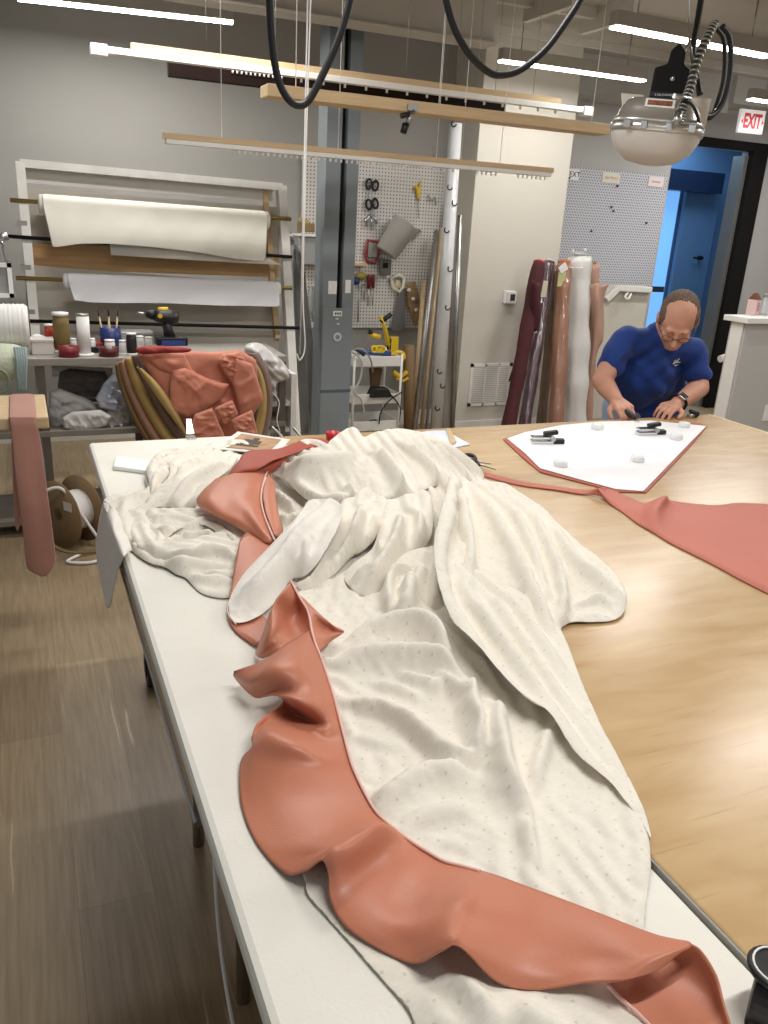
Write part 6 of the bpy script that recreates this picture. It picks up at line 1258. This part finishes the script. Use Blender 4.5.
# armoured conduit with rings, and cable
cp = crv([F(679,121,hy-.16),F(683,106,hy-.16),F(690,88,hy-.14),(F(697,62,hy-.1)),F(707,38,hy-.06),F(715,24,hy-.03),F(722,28,hy),F(728,42,hy+.03)], 10)
MB().tube(cp[:52], .0125, 10).build('conduit', mat('conduit_grey', (52,50,46), .6), lp)
for i in range(0, 50, 2):
    pt = cp[i]; tg_ = (cp[i+1]-cp[i]).normalized(); s1 = tg_.orthogonal().normalized(); s2 = tg_.cross(s1)
    MB().tube([pt+(s1*math.cos(k*PI/6)+s2*math.sin(k*PI/6))*.0145 for k in range(12)], .0038, 6, closed=True).build('armour_ring', M_alu, lp)
MB().tube([F(676,126,hy-.18),F(679,112,hy-.17)], [.013,.015], 12).build('connector', M_steel, lp); MB().tube([F(674,96,hy-.17),F(690,99,hy-.17)], .009, 10).build('connector_clamp', M_steel, lp)
MB().tube(crv([F(686,100,hy-.18),F(693,106,hy-.18),F(698,118,hy-.17),F(699,128,hy-.15)]), .006, 8).build('thin_cable', M_black, lp)
ho = MB().tube([F(690,52,hy),F(688,-10,hy),(F(687,-30,hy))], .004, 8); ho.build('suspension_cable', M_steel, lp); MB().tube([F(684,60,hy),F(689,40,hy),F(693,60,hy)], .005, 8).build('suspension_hook', M_steel, lp)
pts = [(722,26),(729,36),(731,55),(729,80),(722,104),(710,116),(697,112)]
MB().tube(crv([F(a_, b_, hy+.06) for a_, b_ in pts]), .011, 12).build('supply_cable', M_black, lp); MB().tube(crv([F(a_+(-6 if i < 5 else 0), b_+2, hy+.1) for i, (a_, b_) in enumerate(pts)]), .009, 12).build('supply_cable', M_black, lp)
MB().tube(crv([F(705,-30,hy+.1),F(701,0,hy+.1),F(697,25,hy+.08),F(693,50,hy+.05),F(697,75,hy+.05),F(700,95,hy+.03)]), .012, 12).build('supply_cable', M_black, lp)
# ceiling vent
a, b = F(524,68,WY-.05), F(566,82,WY-.05); a, b = F(524,70,DWY-.32), F(565,80,DWY-.32)
t = thing('ceiling_air_vent', 'pale ribbed air vent high on the wall between the two strip lights', 'vent', (a.x,DWY-.3,a.z)); z0, z1 = min(a.z,b.z)-.01, max(a.z,b.z)+.02
MB().box((a.x,DWY-.31,z0), (b.x,DWY-.301,z1)).build('frame', M_wallr, t); sv = MB()
for i in range(22): x_ = a.x+.02+i*(b.x-a.x-.04)/21; sv.box((x_-.005,DWY-.316,z0+.015), (x_+.005,DWY-.311,z1-.015))
sv.build('louvres', mat('vent_dark', (92,90,86), .8), t)
# ================================================================ the man at the far side of the table
from mathutils.bvhtree import BVHTree
def cap(mb, a, b, r1, r2, n=14):
    a, b = Vector(a), Vector(b); L_ = (b-a).length; T = axis_M(a, b); pr = []
    for i in range(6): an = PI/2*i/5; pr.append((max(r1*math.sin(an), 0), -r1*math.cos(an)))
    for i in range(6): an = PI/2*i/5; pr.append((max(r2*math.cos(an), 0), L_+r2*math.sin(an)))
    mb.lathe(pr, T, n); return mb
def fuse(nm, mb, vox, m, parent, smooth=3, disp=None):
    me = bpy.data.meshes.new(nm+'_raw'); me.from_pydata(mb.v, [], mb.f); me.update()
    bm = bmesh.new(); bm.from_mesh(me); bmesh.ops.remove_doubles(bm, verts=bm.verts, dist=1e-6); bmesh.ops.holes_fill(bm, edges=bm.edges); bmesh.ops.recalc_face_normals(bm, faces=bm.faces); bm.to_mesh(me); bm.free()
    o = bpy.data.objects.new(nm+'_raw', me); C.objects.link(o)
    r = o.modifiers.new('r', 'REMESH'); r.mode = 'VOXEL'; r.voxel_size = vox
    s = o.modifiers.new('s', 'SMOOTH'); s.iterations = smooth; s.factor = .6
    dg = bpy.context.evaluated_depsgraph_get(); dg.update(); m2 = bpy.data.meshes.new_from_object(o.evaluated_get(dg))
    bpy.data.objects.remove(o); vs = [v.co.copy() for v in m2.vertices]
    if disp:
        nr = [v.normal.copy() for v in m2.vertices]; vs = [v+n_*disp(v) for v, n_ in zip(vs, nr)]
    out = MB(); out.add(vs, [tuple(p.vertices) for p in m2.polygons], True); bpy.data.meshes.remove(m2)
    return out.build(nm, m, parent), BVHTree.FromPolygons(vs, out.f)
M_skin = mat('skin', (202,148,124), .5, spec=.4, bump=.06, bscale=60, var=.08, vscale=14)
M_hair = mat('grey_brown_hair', (112,92,78), .8, bump=.8, bscale=160, var=.3, vscale=60, stretch=(1,1,1))
M_shirt = mat('royal_blue_jersey', (14,52,124), .85, bump=.08, bscale=260, var=.08, vscale=5, sheen=.1)
M_jean = mat('pale_blue_denim', (138,156,182), .9, bump=.2, bscale=260, var=.15)
SLj, SRj = F(623,341,2.93), F(693,351,2.86)
neckb = Vector(((SLj.x+SRj.x)/2+.01, 2.86, SLj.z+.035))
hc = F(678,320,2.77)
man = thing('person', 'man in a blue t-shirt with glasses and a watch, bending over the cutting table', 'person', (SLj.x*.5+SRj.x*.5, 3.05, 0))
fw = Vector((-.46,-.56,-.68)).normalized(); upv = Vector((-.25,-.42,.80)); upv = (upv-fw*upv.dot(fw)).normalized(); sdv = fw.cross(upv).normalized()
HM = Matrix.Translation(hc) @ Matrix((sdv, fw, upv)).transposed().to_4x4()   # local x side, y forward, z up
def H(x, y, z): return HM @ Vector((x, y, z))
R3 = HM.to_3x3()
B = MB()
B.ball(H(0,-.012,.022), (.077,.095,.092), 24, R3); B.ball(H(0,.03,-.03), (.062,.066,.08), 20, R3); B.ball(H(0,.06,-.088), (.032,.03,.026), 16, R3)
cap(B, H(-.045,.0,-.07), H(-.012,.066,-.09), .026, .02); cap(B, H(.045,.0,-.07), H(.012,.066,-.09), .026, .02)
cap(B, H(-.034,.078,.018), H(.034,.078,.018), .014, .014)
cap(B, H(0,.09,.006), H(0,.112,-.032), .009, .014); B.ball(H(-.012,.1,-.036), .009, 10); B.ball(H(.012,.1,-.036), .009, 10)
for sx in (-1,1):
    B.ball(H(sx*.036,.068,-.03), (.026,.022,.024), 14, R3); B.ball(H(sx*.031,.081,-.002), (.013,.009,.008), 12, R3)
    B.ball(H(sx*.079,-.008,-.014), (.009,.02,.03), 12, R3); B.ball(H(sx*.082,-.018,-.002), (.007,.012,.02), 10, R3)
cap(B, H(-.022,.085,-.064), H(.022,.085,-.064), .0065, .0065); cap(B, H(-.017,.083,-.074), H(.017,.083,-.074), .007, .007)
cap(B, H(0,-.03,-.04), neckb+Vector((0,.04,-.02)), .056, .066, 18)
chest = Vector((neckb.x, 2.97, neckb.z-.17)); belly = Vector((F(651,395,3.0).x, 3.02, .96))
B.ball(chest, (.16,.1,.15), 20); B.ball(belly, (.15,.12,.19), 20); cap(B, SLj, SRj, .04, .04)
# arms
EL, WL = F(602,381,2.86), F(616,402,2.72); ER, WR = F(699,388,2.78), F(675,408,2.66)
WL.z = max(WL.z, .955); WR.z = max(WR.z, .94)
for (s_, e_, w_) in ((SLj,EL,WL),(SRj,ER,WR)):
    cap(B, s_, e_, .05, .044, 18); m_ = e_.lerp(w_, .3); cap(B, e_, m_, .042, .043, 18); cap(B, m_, w_, .043, .029, 18)
def hand(B, w, d, n, side, curl, spread=.0, thumb_out=.03, L=.085, grip=False):
    d = d.normalized(); n = (n-d*n.dot(d)).normalized(); s = d.cross(n).normalized()*side
    kn = []
    for i, (off, ln, r) in enumerate(((-.030,.9,.0088),(-.010,1.0,.0092),(.011,.95,.0088),(.030,.76,.0078))):
        k = w + d*(L-abs(off+.004)*.25) + s*off + n*.004; cap(B, w+s*off*.5+d*.01, k, .017, .0125); kn.append(k)
        p = k; dd = d.copy(); a0 = curl*(1+.12*i)
        dirn = (d+s*off*spread*10).normalized()
        for j, f_ in enumerate((.043,.028,.022)):
            a0_ = a0*(.55 if j == 0 else 1); q = Matrix.Rotation(-a0_*(j+1) if side > 0 else -a0_*(j+1), 3, d.cross(n)) 
            dv = q @ dirn; p2 = p + dv*f_*ln; cap(B, p, p2, r-(.0006*j), r-.0007*(j+1)); p = p2
    t0 = w + d*.022 - s*.022 - n*.006; t1 = t0 + (d*.6-s*.75-n*.1).normalized()*.036; t2 = t1 + (d*.9-s*.25-n*.2).normalized()*.03; t3 = t2+(d*1-s*.0-n*.25).normalized()*.024
    cap(B, t0, t1, .014, .012); cap(B, t1, t2, .0115, .0105); cap(B, t2, t3, .0105, .0085)
    return kn
hr_t = F(652,417,2.55); dR = (Vector((hr_t.x, hr_t.y, .925))-WR)
hand(B, WR+Vector((0,0,.0)), dR, Vector((0,-.12,1)), 1, .30, .2)
dL = (F(630,413,2.6)-WL); dL.z = -.035
hand(B, WL, dL, Vector((-.25,-.35,.9)), -1, .62, 0)
# hips, legs, inside the clothes
hipz = .9
for sx in (-.1,.1): 
    h0_ = Vector((belly.x+sx, 3.06, hipz)); k0 = Vector((belly.x+sx*1.1, 3.03, .5)); a0 = Vector((belly.x+sx*1.15, 3.1, .09))
    cap(B, h0_, k0, .075, .05); cap(B, k0, a0, .05, .035)
body, _ = fuse('body', B, .0042, M_skin, man, 3)
# shirt
S = MB(); S.ball(chest+Vector((0,0,-.01)), (.19,.135,.17), 24); S.ball(belly, (.178,.155,.2), 24); cap(S, SLj+Vector((.02,.0,-.0)), SRj+Vector((-.02,0,0)), .066, .066, 18)
S.ball(belly+Vector((0,.02,-.1)), (.178,.16,.12), 20); cap(S, neckb+Vector((0,.03,-.02)), chest, .085, .16, 20)
for (s_, e_, f_) in ((SLj,EL,.56),(SRj,ER,.62)): cap(S, s_, s_.lerp(e_, f_), .06, .061, 18)
def wr_(v): return .0045*math.sin(v.z*62+v.x*30+3*math.sin(v.x*15)) * max(0, min(1, (1.22-v.z)/.1)) + .003*math.sin(v.x*70-v.z*50+2*math.sin(v.z*20))
shirt, bv = fuse('t_shirt', S, .0075, M_shirt, man, 3, wr_)
MB().tube([neckb+Vector((.068*math.cos(k*PI/10), .02+.062*math.sin(k*PI/10), .022+.012*math.sin(k*PI/10))) for k in range(20)], .009, 8, closed=True).build('shirt_collar', M_shirt, shirt)
def onshirt(px, py, lift=.003):
    d = (F(px, py, 3.0)-CAM).normalized(); h = bv.ray_cast(CAM, d); return (h[0]-d*lift if h[0] else F(px, py, 2.85))
lg = MB()
for a_, b_, r_ in (((673.5,363.5),(677.5,361),.0045),((677,361),(679.5,358.5),.0035),((675,365.5),(678.5,364.5),.004),((677,362.5),(680.5,362),.003),((674.5,361.5),(676,359.8),.0025)): cap(lg, onshirt(*a_), onshirt(*b_), r_, r_*.6, 8)
lo, _ = fuse('chest_emblem', lg, .0012, M_whitep, man, 1)
# jeans and shoes
J = MB(); J.ball((belly.x,3.05,.84), (.19,.15,.13), 20)
for sx in (-.1,.1):
    k0 = Vector((belly.x+sx*1.1, 3.03, .5)); a0 = Vector((belly.x+sx*1.15, 3.1, .12)); cap(J, (belly.x+sx, 3.06, .84), k0, .1, .075, 18); cap(J, k0, a0, .075, .06, 18)
fuse('jeans', J, .008, M_jean, man, 4)
for sx in (-.115,.115):
    Sh = MB(); cap(Sh, (belly.x+sx,3.12,.05), (belly.x+sx*1.1,2.95,.04), .048, .04); Sh.ball((belly.x+sx,3.11,.08), (.045,.055,.05), 14); fuse('shoe', Sh, .006, M_black, man, 3)
# hair: short, receding above the forehead
Hh = MB(); Hh.ball(H(0,-.032,.03), (.079,.081,.088), 24, R3)
for sx in (-1,1): Hh.ball(H(sx*.058,-.01,.03), (.025,.055,.045), 16, R3); Hh.ball(H(sx*.062,-.03,-.03), (.02,.035,.03), 12, R3)
Hh.ball(H(0,-.045,-.03), (.066,.06,.05), 16, R3); Hh.ball(H(0,-.022,.07), (.05,.06,.046), 16, R3)
fuse('hair', Hh, .005, M_hair, man, 2, lambda v: .0018*math.sin(v.x*420)*math.sin(v.y*380))
E_ = MB()
for sx in (-1,1): cap(E_, H(sx*.018,.0915,.022), H(sx*.046,.082,.021), .0035, .0025, 8)
fuse('eyebrows', E_, .0012, M_hair, man, 1)
# glasses
gl = thing_g = MB()
for sx in (-1,1):
    gl.tube([H(sx*.033+.022*math.cos(k*PI/8), .102-.004*math.cos(k*PI/8)*sx, -.006+.015*math.sin(k*PI/8)) for k in range(16)], .0016, 6, closed=True)
    gl.tube([H(sx*.055,.097,.0), H(sx*.076,.05,.0), H(sx*.08,-.005,-.002)], .0016, 6)
gl.tube([H(-.011,.106,-.002), H(0,.109,.001), H(.011,.106,-.002)], .0016, 6)
gl.build('glasses', mat('thin_metal_frame', (90,84,80), .3, metal=.8), man)
# wrist watch on the arm at the right of the picture
wd = (WR-ER).normalized(); wc = WR - wd*.028; T = axis_M(wc-wd*.0, wc+wd)
MB().tube([T @ Vector((.034*math.cos(k*PI/12), .033*math.sin(k*PI/12), 0)) for k in range(24)], .011, 8, closed=True, flat=.35).build('watch_band', M_black, man)
vw = (CAM-wc).normalized(); nrm = (vw-wd*vw.dot(wd)); nrm = (nrm.normalized()+Vector((0,0,.5))).normalized(); nrm = (nrm-wd*nrm.dot(wd)).normalized(); s2 = wd.cross(nrm)
WM = Matrix.Translation(wc+nrm*.037) @ Matrix((s2, wd, nrm)).transposed().to_4x4()
wf = MB().box((-.018,-.02,-.006), (.018,.02,.006), WM).build('watch_case', mat('watch_metal', (190,190,190), .25, metal=.9), man, bevel=.004)
MB().box((-.015,-.017,.0061), (.015,.017,.0072), WM).build('watch_screen', mat('dark_screen', (1,1,1)), man)
# cutter held in the hand at the left
kd = dL.normalized(); k0 = WL+kd*.06+Vector((0,-.01,-.005)); k1 = F(636,416,2.56); k1.z = .915
t = thing('utility_cutter', 'black utility cutter in the hand of the man at the table', 'cutter', k0)
kk_ = (k1-k0).normalized(); k1 = k0+kk_*min((k1-k0).length, .15)
MB().tube([k0-kk_*.03, k0+kk_*.03, k1-kk_*.03, k1], [.013,.016,.015,.008], 12, flat=.7).build('handle', M_black, t); MB().tube([k1, k1+kk_*.03], [.006,.001], 6, flat=.2).build('blade', M_steel, t)
# things by his elbow
a = U(697,413.5,z=TZ+.012); t = thing('spare_spring_clamp', 'black-tipped clamp near the far right corner of the table, beside the watch arm', 'clamp', a)
MB().tube([U(690,411,z=TZ+.03), U(697,414.5,z=TZ+.014)], [.008,.014], 10).build('handle', M_black, t); MB().tube([U(688,416,z=TZ+.012), U(697,414.5,z=TZ+.012)], [.006,.01], 10).build('jaw', M_steel, t)
